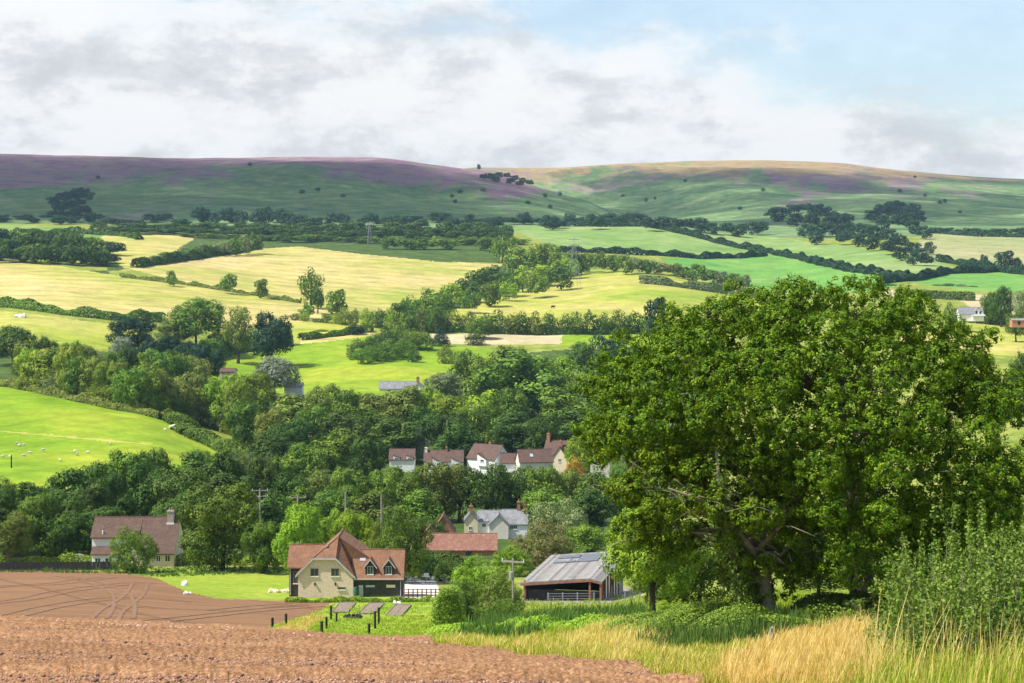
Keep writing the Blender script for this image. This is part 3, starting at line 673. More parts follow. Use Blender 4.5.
    mass([(-60+i*9+J(3), 236+J(3), 20, 1310+J(10)) for i in range(17)]+[(-60+i*9+J(3), 247+J(3), 20, 1250+J(8)) for i in range(19)]+[(-60+i*9+J(3), 232+J(3), 20, 1370+J(10)) for i in range(16)], 'dark', 'undergrowth filling the left hillside wood')
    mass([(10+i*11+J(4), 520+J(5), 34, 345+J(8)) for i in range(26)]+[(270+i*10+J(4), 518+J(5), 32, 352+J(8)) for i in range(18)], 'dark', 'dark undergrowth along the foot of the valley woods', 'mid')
    lb = 'tree of the little wood in the moor gully'; g = 'trees of the moor gully'
    for px, top in [(56,196),(64,192),(72,190),(80,187),(88,188),(60,203),(70,200),(80,198),(55,210),(66,210),(76,207),(86,205),(92,212),(75,215)]: T(px, top, 15, DH(px, top, 11, 1960, 2880), 'round', 'teal', lb, g)
    lb = 'tree of the shaded wood below the right hill'; g = 'trees of the right hill wood'
    for px, top in [(650,218),(662,216),(675,219),(688,217),(700,219),(712,221),(725,222),(738,224),(750,222),(762,222)]: T(px+J(3), top+J(2), 18, DH(px, top, 13, 1700, 2900), 'round', 'teal', lb, g)
    for px, top, D in [(778,206,2230),(790,203,2250),(802,202,2260),(815,204,2250),(828,206,2220),(838,210,2200),(845,212,2180),(795,212,2160),(812,213,2150),(830,216,2130),
                       (806,223,1960),(820,222,1960),(834,222,1950),(848,223,1930),(862,222,1920),(876,225,1880),(888,229,1850),(900,234,1800),(910,240,1760),(920,246,1720),(843,230,1900),(858,232,1870),(872,236,1830),(886,240,1790),(898,246,1740),(912,251,1690),(924,254,1660),(815,230,1940),
                       (872,208,2100),(880,203,2130),(890,201,2140),(900,202,2130),(910,204,2110),(918,209,2080),(884,214,2060),(900,214,2050),(914,219,2030),(922,224,2000)]:
        T(px+J(2), top+J(1.5), 19+J(3), DH(px, top, 15, 1500, 2900), 'round', 'teal', lb, g)
    mass([(930+i*9, 229+J(2), 12, 2010) for i in range(16)], 'teal', 'thin line of trees below the right moor')
    for px in (868,878,890,972,960,948,938): T(px, 284+J(1.5), 13, 1290, 'bush', random.choice(['dark','silver']), 'bush of the row below the lens-shaped green field', 'bushes below the lens-shaped field')
    # --- bushes dotted on the moor
    for px, row in [(98,175),(250,165),(343,196),(318,190),(302,192),(455,202),(460,193),(483,193),(452,196),(545,198),(560,198),(528,208),(550,212),(623,196),(685,182),(655,200),(763,192),(646,202),(740,210),(766,217),(900,192),(925,197),(940,204),(945,203),(960,212),(915,178)]:
        x, y = hit(px, row, 1950, 3600); tree(x, y, random.uniform(4, 7), random.uniform(6, 9), 'bush', 'teal', 'dark bush dotted alone on the open moor', 'lone bushes on the moor')
    for px, row in [(484,181),(491,179),(499,177),(507,177),(515,179),(523,181),(530,184),(496,183),(510,184),(520,187)]:
        x, y = hit(px, row, 2300, 2890); tree(x, y, 9, 13, 'round', 'teal', 'tree of the small plantation on the moor saddle', 'plantation on the moor saddle')
if exec_trees: trees()

# ------------------------------------------------------------------ hedges
hedge([(-60,386),(0,386),(60,398),(120,411),(160,420),(196,425)], 2.4, 3.0, 'olive', 'long olive hedge along the top of the sheep pasture')
hedge([(180,425),(196,440),(225,452),(262,462)], 3.0, 9, 'mid', 'scrubby hedge at the right end of the sheep pasture')
hedge([(-60,304),(0,308),(60,315),(110,320),(165,322)], 4, 4, 'mid', 'straight hedge below the barley field')
hedge([(205,358),(240,350),(290,346)], 7, 8, 'mid', 'thick rounded hedge left of the paddock')
hedge([(120,277),(200,287),(260,296),(300,303)], 2.2, 3, 'olive', 'thin hedge between barley field and hill field')
hedge([(135,268),(170,263),(215,256),(258,249)], 5, 6, 'dark', 'dark hedge under the pale hedgerow trees')
hedge([(300,341),(330,337),(372,332)], 3, 4, 'mid', 'low hedge along the dry track above the paddock')
hedge([(430,332),(520,334),(590,334),(640,332)], 4, 4, 'dark', 'dark hedge below the sunlit pasture')
hedge([(560,252),(640,255),(700,259),(766,256)], 4.5, 5, 'teal', 'dark hedge under the upper green field')
hedge([(652,228),(700,239),(768,253),(800,259),(870,274),(908,280)], 5, 6, 'teal', 'long dark hedge slanting down across the right fields')
hedge([(938,261),(975,268),(1024,275),(1100,280)], 5, 6, 'teal', 'dark hedge at the foot of the tan field')
hedge([(880,284),(920,280),(945,274),(1000,272),(1024,275)], 5, 5, 'teal', 'curved dark hedge over the lens-shaped field')
hedge([(640,284),(680,287),(720,293),(760,298)], 5, 5, 'pale', 'pale hedge at the right end of the sunlit pasture')
hedge([(896,298),(975,300)], 5, 6, 'dark', 'long clipped hedge above the far white house', jag=.05)
hedge([(540,226),(600,227),(652,227)], 5, 6, 'teal', 'dark hedge along the top of the upper green field')
hedge([(930,233),(980,236),(1060,238)], 5, 6, 'teal', 'dark hedge between the tan field and the moor')
hedge([(20,234),(70,233),(125,237),(140,240)], 4, 5, 'dark', 'dark hedge above the small corner field')
hedge([(960,322),(1024,324),(1080,324)], 6, 12, 'mid', 'green scrub hedge below the far white house')
hedge([(-40,566),(40,566),(110,566),(175,566),(250,566),(288,566)], 1.5, 1.6, 'bright', 'row of low leafy crops along the back of the soil field', size=.3, dens=.6)
hedge([(286,602),(330,602),(352,602),(405,602),(430,602)], .55, .9, 'bright', 'low weedy hedge in front of the farmhouse', size=.2, dens=.7, jag=.6)
hedge([(390,572),(430,573),(468,575)], 2.8, 4, 'dark', 'dark hedge along the lane behind the farmhouse')
hedge([spot(p, d)[:2] for p, d in ((448,128),(449,150),(453,175),(458,205))], 2.9, 2.3, 'mid', 'tall clipped hedge right of the garden posts', jag=.1, size=.18, world=True)
hedge([(528,556),(560,558),(590,560)], 3, 5, 'mid', 'hedge beyond the grey-roofed barn')

print('objects', len(bpy.data.objects))
#PART2
# ------------------------------------------------------------------ the oak
def px2w(px, row, D): s, t = ray(px, row); return np.array([s*D, D, t*D])
def big_tree(name, label, base_px, D0, trunk, poly, nl, rpx, nleaf, lsize, mat, thick, nb, seed, trunk_r, origin_rows, extra=(), barkm='bark'):
    r = random.Random(seed); bx, by, bz = spot(base_px, D0); O = Vector((bx, by, bz)); root = empty(name, O, 0, label, 'tree')
    P = np.array(poly, float); lc = []; lr = []; x0, y0 = P.min(0); x1, y1 = P.max(0)
    def edge(x, y):
        d = 1e9
        for i in range(len(P)):
            a = P[i]; b = P[(i+1) % len(P)]; t = np.clip(np.dot([x-a[0], y-a[1]], b-a)/np.dot(b-a, b-a), 0, 1); q = a+t*(b-a); d = min(d, math.hypot(x-q[0], y-q[1]))
        return d
    for i in range(len(P)):              # the rim
        a = P[i]; b = P[(i+1) % len(P)]; m = max(1, int(np.hypot(*(b-a))/(rpx*1.15)))
        for k in range(m):
            q = a+(b-a)*(k+r.random()*.5)/m; lc.append(px2w(q[0]+r.uniform(-9, 9), q[1]+r.uniform(-9, 9), D0+r.uniform(-1, 1)*thick*.35)); lr.append(rpx*r.uniform(.5, 1.0)*D0/F)
            c0 = P.mean(0)
            for g_ in range(2):
                u_ = (q-c0)/np.hypot(*(q-c0)); e_ = q+u_*r.uniform(6, 19)+np.array([r.uniform(-12,12), r.uniform(-8,8)]); lc.append(px2w(e_[0], e_[1], D0+r.uniform(-1, 1)*thick*.3)); lr.append(r.uniform(.22, .42))
    while len(lc) < nl:
        x, y = r.uniform(x0, x1), r.uniform(y0, y1)
        if not inpoly(np.array([x]), np.array([y]), poly)[0]: continue
        th = thick*min(1, (edge(x, y)/95))**.6; sgn = -1 if r.random() < .55 else .6
        lc.append(px2w(x, y, D0+sgn*th*r.uniform(.75, 1))); lr.append(rpx*r.uniform(.6, 1.15)*D0/F)
    for px, row, D, q in extra: lc.append(px2w(px, row, D)); lr.append(q)
    lc = np.array(lc); lr = np.array(lr)
    V, rnd = lobes_to_leaves(lc, lr, nleaf, lsize, flat=.8, inner=.25, up=.35, jit=.6, clump=26, aspect=.68)
    o = make_mesh('crown', V-np.array(O), np.arange(len(V)), 4, mat, root, attr=rnd)
    tp = [Vector(px2w(p, rw, D))-O for p, rw, D in trunk]; mb = MB(); mb.tube(tp, trunk_r, 12)
    mb.build('trunk', M[barkm], root, True)
    order = list(range(len(lc))); r.shuffle(order)
    for k in range(nb):
        mb = MB(); tgt = Vector(lc[order[k]])-O; f = r.uniform(*origin_rows); j = f*(len(tp)-1); i0 = int(j); st = tp[i0].lerp(tp[min(i0+1, len(tp)-1)], j-i0)
        mid = st.lerp(tgt, .5)+Vector((r.uniform(-.5,.5), r.uniform(-.5,.5), (tgt-st).length*.12)); q1 = st.lerp(mid, .5)+Vector((r.uniform(-.3,.3), 0, .25)); q2 = mid.lerp(tgt, .5)+Vector((r.uniform(-.4,.4), 0, .2))
        rr = min(r.uniform(.05, .12), trunk_r[min(i0+1, len(trunk_r)-1)]*.75); mb.tube([st, q1, mid, q2, tgt], [rr, rr*.75, rr*.55, rr*.35, rr*.15], 7)
        for t in range(7):
            b = [q1, mid, q2, tgt][r.randrange(4)]; e = b+Vector((r.uniform(-1.3,1.3), r.uniform(-1.3,1.3), r.uniform(-.5, 1.0))); h = b.lerp(e, .5)+Vector((r.uniform(-.2,.2), r.uniform(-.2,.2), .12))
            mb.tube([b, h, e], [rr*.3, rr*.18, .008], 4)
        mb.build('bough', M[barkm], root, True)
    return root
big_tree('oak_tree', 'huge spreading oak filling the right of the view, with a thick dark trunk', 866, 67,
    [(866,617,67),(862,585,67),(857,545,67),(852,500,67),(848,450,67),(842,400,67),(835,345,67)],
    [(613,372),(640,340),(672,322),(712,318),(742,300),(775,302),(800,296),(840,298),(868,302),(905,305),(930,328),(960,338),(985,368),(1010,392),(1045,420),(1080,470),(1085,540),(1030,565),(965,560),(925,545),(890,535),(850,545),(815,562),(770,556),(742,512),(700,478),(650,468),(612,462),(596,430),(602,395)],
    440, 24, 760000, .088, M['oak_leaf'], 5.4, 30, 11, [.62,.44,.38,.34,.3,.22,.1], (.35, .95),
    extra=[(820,470,61,.8),(890,470,61,.8),(828,510,61,.7),(885,515,60.5,.7),(850,545,61.5,.7),(878,560,62,.65),(836,565,62,.6),(858,580,62.5,.45),(890,585,63,.5)])
big_tree('ivy_clad_tree', 'leaning ivy-clad tree with twin stems under the left side of the oak', 768, 64,
    [(772,618,64),(768,600,64),(762,572,64),(750,548,63.6),(728,520,63),(700,500,62.5),(668,488,62)],
    [(622,470),(660,462),(720,470),(770,480),(800,500),(806,545),(790,575),(760,585),(730,560),(700,545),(672,552),(640,530),(622,505)],
    100, 17, 85000, .088, M['oak_leaf'], 2.6, 24, 5, [.26,.22,.18,.14,.10,.06,.02], (.2, 1.), barkm='bark_pale')
def ivy_stem(pts, r0, label):
    O = Vector(px2w(*pts[0])); O.z = gz(O.x, O.y); root = empty('ivy_clad_tree', O, 0, label, 'tree')
    tp = [Vector(px2w(*p))-O for p in pts]; tp[0].z = -.2
    MB().tube(tp, [r0*(1-.75*i/(len(tp)-1)) for i in range(len(tp))], 9).build('trunk', M['bark_pale'], root, True)
    c = []; 
    for i in range(len(tp)-1):
        for k in range(5): c.append(tuple(tp[i].lerp(tp[i+1], k/5)))
    c = np.array(c); r = np.linspace(r0*2.3, r0*1.6, len(c)); V, rnd = lobes_to_leaves(c, r, 9000, .09, flat=1, clump=10)
    make_mesh('ivy', V, np.arange(len(V)), 4, M['leaf_mid'], root, attr=rnd)
ivy_stem([(741,616,63.4),(738,590,63.4),(734,562,63.4),(728,530,63.2),(720,490,63),(716,450,63)], .2, 'upright stem thick with ivy standing left of the leaning tree')
ivy_stem([(760,614,65),(757,590,65),(752,560,65),(756,520,65),(764,480,65),(768,440,65)], .22, 'ivy-covered stem standing right behind the leaning tree')
# bare bleached limb hanging under the oak
ob = MB(); O = Vector(px2w(800, 556, 63)); pts = [(842,555),(828,560),(812,557),(800,562),(786,556),(775,553)]
ob.tube([Vector(px2w(p, r_, 64+.2*i))-O for i, (p, r_) in enumerate(pts)], [.06,.055,.05,.04,.03,.012], 6); ob.tube([Vector(px2w(812,557,64.4))-O, Vector(px2w(804,548,64.4))-O, Vector(px2w(790,546,64.4))-O], [.03,.02,.01], 5)
b = ob.build('dead_limb', M['bark_pale'], None, True); b.location = O
b.parent = [o for o in C.objects if o.name == 'oak_tree'][0]; b.location = O-b.parent.location

# ------------------------------------------------------------------ right-hand shrub
def shrub():
    top = lambda px: float(np.interp(px, [868,885,900,930,960,1000,1024,1060,1120], [640,590,562,548,536,530,515,508,530]))
    bx, by, bz = spot(985, 33); O = np.array([bx, by, bz]); root = empty('hawthorn_shrub', O, 0, 'big light green shrub with upright shoots in the lower right corner', 'shrub')
    st = MB(); Cn = []; N = []
    for i in range(560):
        px = random.uniform(874, 1120); D = random.uniform(29.5, 36.5); x, y, z = spot(px, D)
        s, t = ray(px, top(px)+random.uniform(-12, 60)); h = max(.5, t*33-z)*random.uniform(.75, 1.05)
        dx, dy = random.gauss(0, .22), random.gauss(0, .22); m = 9; pts = []
        for k in range(m+1):
            f = k/m; pts.append((x+dx*f**1.5-O[0], y+dy*f**1.5-O[1], z+h*f-O[2]))
        if i % 2 == 0: st.tube([pts[0], pts[3], pts[6], pts[9]], [.014, .01, .007, .003], 4)
        nl = int(150*h/2.5); f = rng.random(nl)**.75; f = np.where(rng.random(nl) < .1, 1-.06*rng.random(nl), f); P = np.array(pts)
        ii = np.minimum((f*m).astype(int), m-1); c = P[ii]+(P[ii+1]-P[ii])*((f*m-ii)[:, None]); sp = .16*(1-f)+.045
        c += unit(nl)*sp[:, None]*rng.random(nl)[:, None]**.5*1.4; Cn.append(c); N.append(unit(nl)+np.array([0, -.25, .55]))
    c = np.concatenate(Cn); n = np.concatenate(N); sz = .066*rng.uniform(.6, 1.4, len(c)); V = cards(c, n, sz, sz*.66)
    make_mesh('foliage', V, np.arange(len(V)), 4, M['shrub_leaf'], root, attr=rng.random(len(c))); st.build('stem', M['bark_pale'], root)
shrub()

# ------------------------------------------------------------------ grasses
def blades(name, mat, n, poly, d0, d1, h, w, label, lean=.25, tuft=5, gust=(.12, .05), heads=0, off=0):
    px0 = min(p[0] for p in poly); px1 = max(p[0] for p in poly); X = []; Y = []
    got = 0
    while got < n:
        m = n*2; px = rng.uniform(px0, px1, m); D = d0*(d1/d0)**rng.random(m); rw = row_of(nominal(px, D)/D)
        k = inpoly(px, rw, poly); px, D = px[k], D[k]; tt = rng.integers(0, max(1, len(px)//tuft), len(px)); px = px[tt]+rng.normal(0, 1, len(px))*.35*F/D*.35; D = D[tt]+rng.normal(0, .12, len(px))
        if len(px) == 0: print('no grass', name); return
        X.append((px-512)/(F*CP)*D); Y.append(D); got += len(px)
    x = np.concatenate(X)[:n]; y = np.concatenate(Y)[:n]; z = ground(x, y)-.03; tuf = rng.random(4000)
    patch = .72+.28*np.sin(x*.55+1.7*np.sin(y*.31+off))*np.sin(y*.42+off)+.12*np.sin(x*2.3+y)
    tid = (np.floor(x*2.2)*73856+np.floor(y*1.6)*19349).astype(int) % 4000; hh = h*rng.uniform(.45, 1.2, n)*np.clip(patch, .35, 1.2)*(.5+.75*tuf[tid]); a = rng.uniform(0, 2*np.pi, n); ww = w*(y/((d0*d1)**.5))**.7*rng.uniform(.7, 1.4, n)
    r = np.column_stack([np.cos(a), np.sin(a), np.zeros(n)]); ld = np.column_stack([gust[0]+rng.normal(0, lean, n), gust[1]+rng.normal(0, lean, n), np.zeros(n)])*hh[:, None]
    b = np.column_stack([x, y, z]); up = np.zeros((n, 3)); up[:, 2] = hh
    m_ = b+up*.55+ld*.3; t = b+up+ld; W = (r*ww[:, None]/2)
    V = np.stack([b-W, b+W, m_+W*.9, m_-W*.9, t+W*.25, t-W*.25], 1).reshape(-1, 3)
    base = np.arange(n)[:, None]*6; Fc = np.concatenate([base+np.array([0,1,2,3]), base+np.array([3,2,4,5])], 1).reshape(-1)
    rn = rng.random(n); rn = np.clip(.45*rn+.2*np.clip(patch-.3, 0, 1)+.4*tuf[tid[::-1]][::-1], 0, 1)
    o = make_mesh(name, M_org(V), Fc, 4, M[mat], attr=np.repeat(rn, 2)); return tag(o, label, 'grass', kind='stuff')
def M_org(V): return V
blades('dry_grass', 'dry_grass', 36000, [(748,662),(772,645),(810,632),(850,620),(875,614),(892,640),(880,700),(745,700),(720,684)], 24, 66, .62, .016, 'tall golden seeding grass left of the shrub', .16, 7, (.18,.0))
blades('dry_grass', 'dry_grass', 13000, [(575,640),(600,628),(640,622),(660,634),(672,646),(640,656),(600,652),(565,648)], 45, 100, .6, .02, 'pale golden grass patch left of the oak', .2, 7)
blades('dry_grass', 'dry_grass', 6000, [(430,642),(470,640),(560,640),(700,650),(760,662),(725,690),(640,668),(560,658),(480,650)], 26, 100, .38, .018, 'thin straw-coloured grass along the edge of the soil field', .25, 6)
blades('green_grass', 'green_grass', 70000, [(440,640),(520,630),(600,620),(700,625),(800,625),(900,610),(1100,606),(1100,760),(850,760),(720,690),(640,669),(560,659),(480,650),(432,644)], 22, 100, .36, .017, 'yellow-green long grass on the bank below the oak', .3, 6)
blades('dry_grass', 'dry_grass', 1000, [(850,676),(900,672),(1100,672),(1100,760),(850,760)], 21.5, 30, 1.0, .012, 'tall bleached stalks in front of the shrub', .12, 3, (.1,0))
blades('green_grass', 'green_grass', 5000, [(850,670),(900,660),(1100,660),(1100,760),(850,760)], 21.5, 30, .6, .014, 'long grass at the foot of the shrub', .2, 6, (.1,0))
blades('green_grass', 'green_grass', 60000, [(470,632),(500,600),(640,596),(870,588),(1080,585),(1080,606),(880,610),(780,616),(680,620),(560,636)], 66, 240, .5, .045, 'rough pasture grass between the oak and the barn', .3, 6)
blades('green_grass', 'green_grass', 14000, [(268,629),(300,618),(330,604),(440,602),(432,645)], 105, 230, .28, .05, 'longer grass tufts on the garden lawn', .3, 6)
blades('weed', 'weed', 11000, [(640,650),(660,628),(720,622),(800,618),(830,626),(800,636),(740,644),(700,652)], 52, 78, .9, .035, 'nettle stems standing through the bramble bank', .12, 6, (.05,0))
blades('weed', 'weed', 13000, [(455,636),(480,622),(560,606),(640,604),(650,622),(560,632),(500,640)], 85, 160, .95, .07, 'dense nettles and weeds in front of the barn', .15, 8, (.05,0))
blades('weed', 'weed', 12000, [(-60,575),(0,572),(120,574),(160,577),(290,573),(288,566),(-60,566)], 230, 310, .5, .07, 'weedy strip along the back edge of the soil field', .2, 8)
blades('dry_grass', 'dry_grass', 5000, [(264,632),(285,628),(315,612),(322,618),(300,634)], 105, 200, .35, .04, 'dry fringe of grass at the corner of the garden lawn', .25, 6)
def weed_bank(name, pts, h, w, leaf, label, size=.1, dens=1.0): return hedge([spot(p, d)[:2] for p, d in pts], h, w, leaf, label, world=True, name=name, size=size, dens=dens, jag=.75)
weed_bank('nettle_bank', [(640,78),(680,70),(720,63),(760,60),(800,61),(830,62)], .7, 2.6, 'mid', 'dark bank of nettles and brambles under the oak', .09, .5)
weed_bank('nettle_bank', [(820,66),(860,64),(900,62),(960,58)], .8, 2.4, 'dark', 'low dark brambles between the oak trunk and the shrub', .085)
weed_bank('nettle_bank', [(440,104),(500,100),(560,95),(620,90)], .6, 2.2, 'bright', 'low green weeds at the top of the grass bank', .10, .4)

# ------------------------------------------------------------------ tyre tracks on the fine seedbed
M['track'] = plain('track', (.212,.118,.064), .95, .3, 1.5)
def track(pts, label):
    P = [np.array(hit(a, b, 108, 300)) for a, b in pts]; t = np.arange(len(P)); tt = np.linspace(0, len(P)-1, 90)
    x = pchip(t, [q[0] for q in P], tt); y = pchip(t, [q[1] for q in P], tt); dx = np.gradient(x); dy = np.gradient(y); n = np.stack([-dy, dx], 1)/np.hypot(dx, dy)[:, None]
    mb = MB()
    for off in (-.95, .95):
        for i in range(89):
            q = []
            for k, w_ in ((i, -.2), (i, .2), (i+1, .2), (i+1, -.2)):
                w2 = w_*(1+.35*math.sin(k*1.7+off)); a = x[k]+n[k][0]*(off+w2); b = y[k]+n[k][1]*(off+w2); q.append((a, b, gz(a, b)+.035))
            mb.poly(*q)
    o = mb.build('tyre_track', M['track']); o['kind'] = 'structure'; o['label'] = label
for k, pts in enumerate(([(-40,606),(20,600),(70,590),(120,584),(150,583)], [(104,620),(112,611),(124,603),(136,592),(140,583)], [(60,576),(95,583),(118,592),(124,604),(120,619)],
                         [(150,622),(190,618),(235,613),(280,608),(318,605)], [(120,605),(165,609),(215,611),(262,606),(300,603)], [(-40,590),(10,586),(60,583),(110,577)], [(10,616),(50,607),(95,600),(150,598),(200,603)])):
    track(pts, 'pair of tyre marks curving over the smooth soil field')

# ------------------------------------------------------------------ clods
def clods(n, d0, d1, s0, s1, mat, label, brow=False):
    ico = np.array([(0,0,1),(.9,0,.3),(.28,.85,.3),(-.72,.53,.3),(-.72,-.53,.3),(.28,-.85,.3),(0,0,-.5)])
    fc = np.array([(0,1,2),(0,2,3),(0,3,4),(0,4,5),(0,5,1),(6,2,1),(6,3,2),(6,4,3),(6,5,4),(6,1,5)])
    px = rng.uniform(-120, 780, n*2); D = d0*(d1/d0)**rng.random(n*2); rw = row_of(nominal(px, D)/D)
    poly = [r for r in REG if r[0] == 'ploughed_field'][0][2]; k = inpoly(px, rw, poly); px, D = px[k][:n], D[k][:n]; n = len(px)
    x = (px-512)/(F*CP)*D; z = ground(x, D); s = s0*(s1/s0)**(rng.random(n)**2.2)
    V = ico[None]*s[:, None, None]*rng.uniform(.6, 1.3, (n, 7, 1))*np.array([1,1,.75]); a = rng.uniform(0, 6.28, n)
    ca, sa = np.cos(a)[:, None], np.sin(a)[:, None]; V = np.stack([V[...,0]*ca-V[...,1]*sa, V[...,0]*sa+V[...,1]*ca, V[...,2]], -1)
    V += np.column_stack([x, D, z+s*.2])[:, None, :]; Fc = (np.arange(n)[:, None, None]*7+fc[None]).reshape(-1)
    tag(make_mesh('soil_clods', V.reshape(-1, 3), Fc, 3, M[mat]), label, 'soil', kind='stuff')
M['clod'] = plain('clod', (.40,.245,.175), .95, .45, 1.5); M['clod_dark'] = plain('clod_dark', (.20,.11,.075), .95, .4, 2)
clods(42000, 28, 106, .010, .042, 'clod', 'loose crumbly clods of red soil')
clods(5000, 28, 106, .015, .08, 'clod_dark', 'bigger darker clods scattered on the red soil')
clods(2600, 66, 82, .04, .13, 'clod', 'heavy clods along the brow of the ploughed field')

# ------------------------------------------------------------------ buildings
M['tile_red'] = tilemat('tile_red', (.18,.085,.045), (.29,.14,.078), 4, (.22,.16,.11))
M['tile_brown'] = tilemat('tile_brown', (.085,.05,.038), (.145,.085,.062), 4, (.16,.13,.09))
M['tile_village'] = tilemat('tile_village', (.09,.055,.045), (.15,.088,.07), 4)
M['pantile'] = tilemat('pantile', (.22,.095,.068), (.32,.15,.105), 4, (.38,.29,.22))
M['slate'] = tilemat('slate', (.14,.14,.15), (.30,.30,.31), 4, (.36,.36,.35), .5)
M['sheet_roof'] = tilemat('sheet_roof', (.20,.185,.17), (.31,.29,.265), 1.0, (.38,.35,.30), .6)
M['stone'] = stonemat('stone', (.60,.44,.33), (.76,.59,.48)); M['rubble'] = stonemat('rubble', (.30,.27,.22), (.42,.38,.32))
M['brick'] = stonemat('brick', (.30,.14,.09), (.38,.20,.13), 7); M['cream'] = plain('cream', (.70,.60,.40), .9, .06, .6)
M['white_wall'] = plain('white_wall', (.80,.79,.76), .9, .05, .6); M['render'] = plain('render', (.68,.63,.54), .9, .08, .7); M['orange_wall'] = plain('orange_wall', (.42,.20,.10), .9, .15, 1)
M['clad'] = boardmat('clad', (.045,.043,.045)); M['timber'] = plain('timber', (.26,.12,.08), .8, .25, 3); M['grey_wood'] = plain('grey_wood', (.28,.25,.21), .9, .25, 3)
M['lead'] = plain('lead', (.42,.43,.45), .6, .1, 2); M['dark_void'] = plain('dark_void', (.02,.02,.02), .9, .2, 1); M['white_paint'] = plain('white_paint', (.80,.80,.79), .5, .04, 2)
M['black_wood'] = plain('black_wood', (.03,.028,.027), .85, .3, 3); M['green_paint'] = plain('green_paint', (.05,.16,.11), .5, .1, 2); M['steel'] = plain('steel', (.30,.31,.32), .6, .1, 3)
M['soil'] = plain('soil', (.24,.17,.135), .95, .35, 4); M['pale_stone'] = plain('pale_stone', (.72,.69,.62), .9, .12, 3)
M['glass'] = plain('glass', (.05,.06,.07), .12, .2, .5); M['skyglass'] = plain('skyglass', (.35,.42,.48), .1, .1, .5); M['solar'] = plain('solar', (.13,.14,.16), .35, .15, 1)
M['wool'] = plain('wool', (.55,.52,.44), .95, .1, 8); M['hide'] = plain('hide', (.05,.035,.03), .8, .2, 3); M['terracotta'] = plain('terracotta', (.36,.18,.11), .85, .15, 4)
class Frame:      # maps profile axes onto x or y
    def __init__(s, ax): s.ax = ax
    def __call__(s, a, b, z): return (a, b, z) if s.ax == 'x' else (b, a, z)
def block(p, x0, x1, y0, y1, e, r, axis, wall, roof, o=.3, m=None, th=.16, e2=None, wname='wall', ov=.25):
    """walls with two gables and a pitched roof; axis = direction of the ridge"""
    f = Frame(axis); a0, a1, b0, b1 = (x0, x1, y0, y1) if axis == 'x' else (y0, y1, x0, x1); m = (b0+b1)/2 if m is None else m; e2 = e if e2 is None else e2
    w = MB().solid([f(a0, b0, -1.5), f(a0, b1, -1.5), f(a0, b1, e2), f(a0, m, r), f(a0, b0, e)], Vector(f(a1, 0, 0))-Vector(f(a0, 0, 0))).build(wname, M[wall], p)
    s1 = (r-e)/(m-b0); s2 = (r-e2)/(b1-m); g = .02
    ring = [(b0-o, e-o*s1+g), (m, r+g), (b1+o, e2-o*s2+g), (b1+o, e2-o*s2+g+th), (m, r+g+th*1.25), (b0-o, e-o*s1+g+th)]
    rf = MB().solid([f(a0-ov, b, z) for b, z in ring], Vector(f(a1+ov, 0, 0))-Vector(f(a0-ov, 0, 0))).build('roof', M[roof], p)
    rt = MB().tube([f(a0-ov, m, r+g+th*1.25), f(a1+ov, m, r+g+th*1.25)], .09, 6).build('ridge_tile', M[roof], rf)
    return w, rf
def chimney(p, x, y, z0, z1, s=.5, mat='brick', pots=1):
    c = MB().box(x-s/2, x+s/2, y-s/2, y+s/2, z0, z1).box(x-s/2-.07, x+s/2+.07, y-s/2-.07, y+s/2+.07, z1-.28, z1-.1).build('chimney', M[mat], p)
    for i in range(pots):
        q = x+(i-(pots-1)/2)*.34; MB().tube([(q, y, z1), (q, y, z1+.45)], [.13, .1], 8).build('chimney_pot', M['terracotta'], c)
    return c
def window(p, c, w, h, n='front', frame='white_paint', glass='glass', mull=1, sill=True, name='window'):
    """c = centre on the wall face; n = direction it faces"""
    t = .06; mb = MB(); g = MB()
    def bx(m, a0, a1, z0, z1, d0, d1):
        x, y, z = c
        if n == 'front': m.box(x+a0, x+a1, y-d1, y-d0, z+z0, z+z1)
        elif n == 'right': m.box(x+d0, x+d1, y+a0, y+a1, z+z0, z+z1)
        else: m.box(x-d1, x-d0, y+a0, y+a1, z+z0, z+z1)
    for a in (-w/2, w/2-t): bx(mb, a, a+t, -h/2, h/2, .004, .07)
    for z in (-h/2, h/2-t): bx(mb, -w/2+t, w/2-t, z, z+t, .004, .07)
    for i in range(mull): a = -w/2+w*(i+1)/(mull+1); bx(mb, a-t/2, a+t/2, -h/2+t, h/2-t, .02, .065)
    f = mb.build(name, M[frame], p); bx(g, -w/2+t, w/2-t, -h/2+t, h/2-t, .004, .03); g.build('pane', M[glass], f)
    if sill: sb = MB(); bx(sb, -w/2-.08, w/2+.08, -h/2-.1, -h/2-.005, .004, .12); sb.build('sill', M['pale_stone'], f)
    return f
def door(p, c, w, h, mat, n='front'):
    x, y, z = c; mb = MB()
    if n == 'front': mb.box(x-w/2, x+w/2, y-.06, y-.004, z, z+h); k = MB().box(x+w/2-.15, x+w/2-.1, y-.12, y-.06, z+h*.5, z+h*.5+.05)
    else: mb.box(x+.004, x+.06, y-w/2, y+w/2, z, z+h); k = MB().box(x+.06, x+.12, y+w/2-.15, y+w/2-.1, z+h*.5, z+h*.5+.05)
    d = mb.build('door', M[mat], p); k.build('door_handle', M['steel'], d); return d
def slopebox(p, name, mat, quad, th, parent=None):
    """a thin slab lying on a slope: quad of 4 points, raised by th along its normal"""
    q = [Vector(v) for v in quad]; n = (q[1]-q[0]).cross(q[3]-q[0]).normalized(); n = n if n.z > 0 else -n
    q = [v+n*.01 for v in q]; return MB().solid(q, n*th).build(name, M[mat], p)
def house(name, label, px, D, row=None, yaw=0, cat='house', base=None):
    x, y, z = spot(px, D); 
    if row is not None: z = float(slope_of(row))*D
    return empty(name, (x, y, z), R(yaw), label, cat)

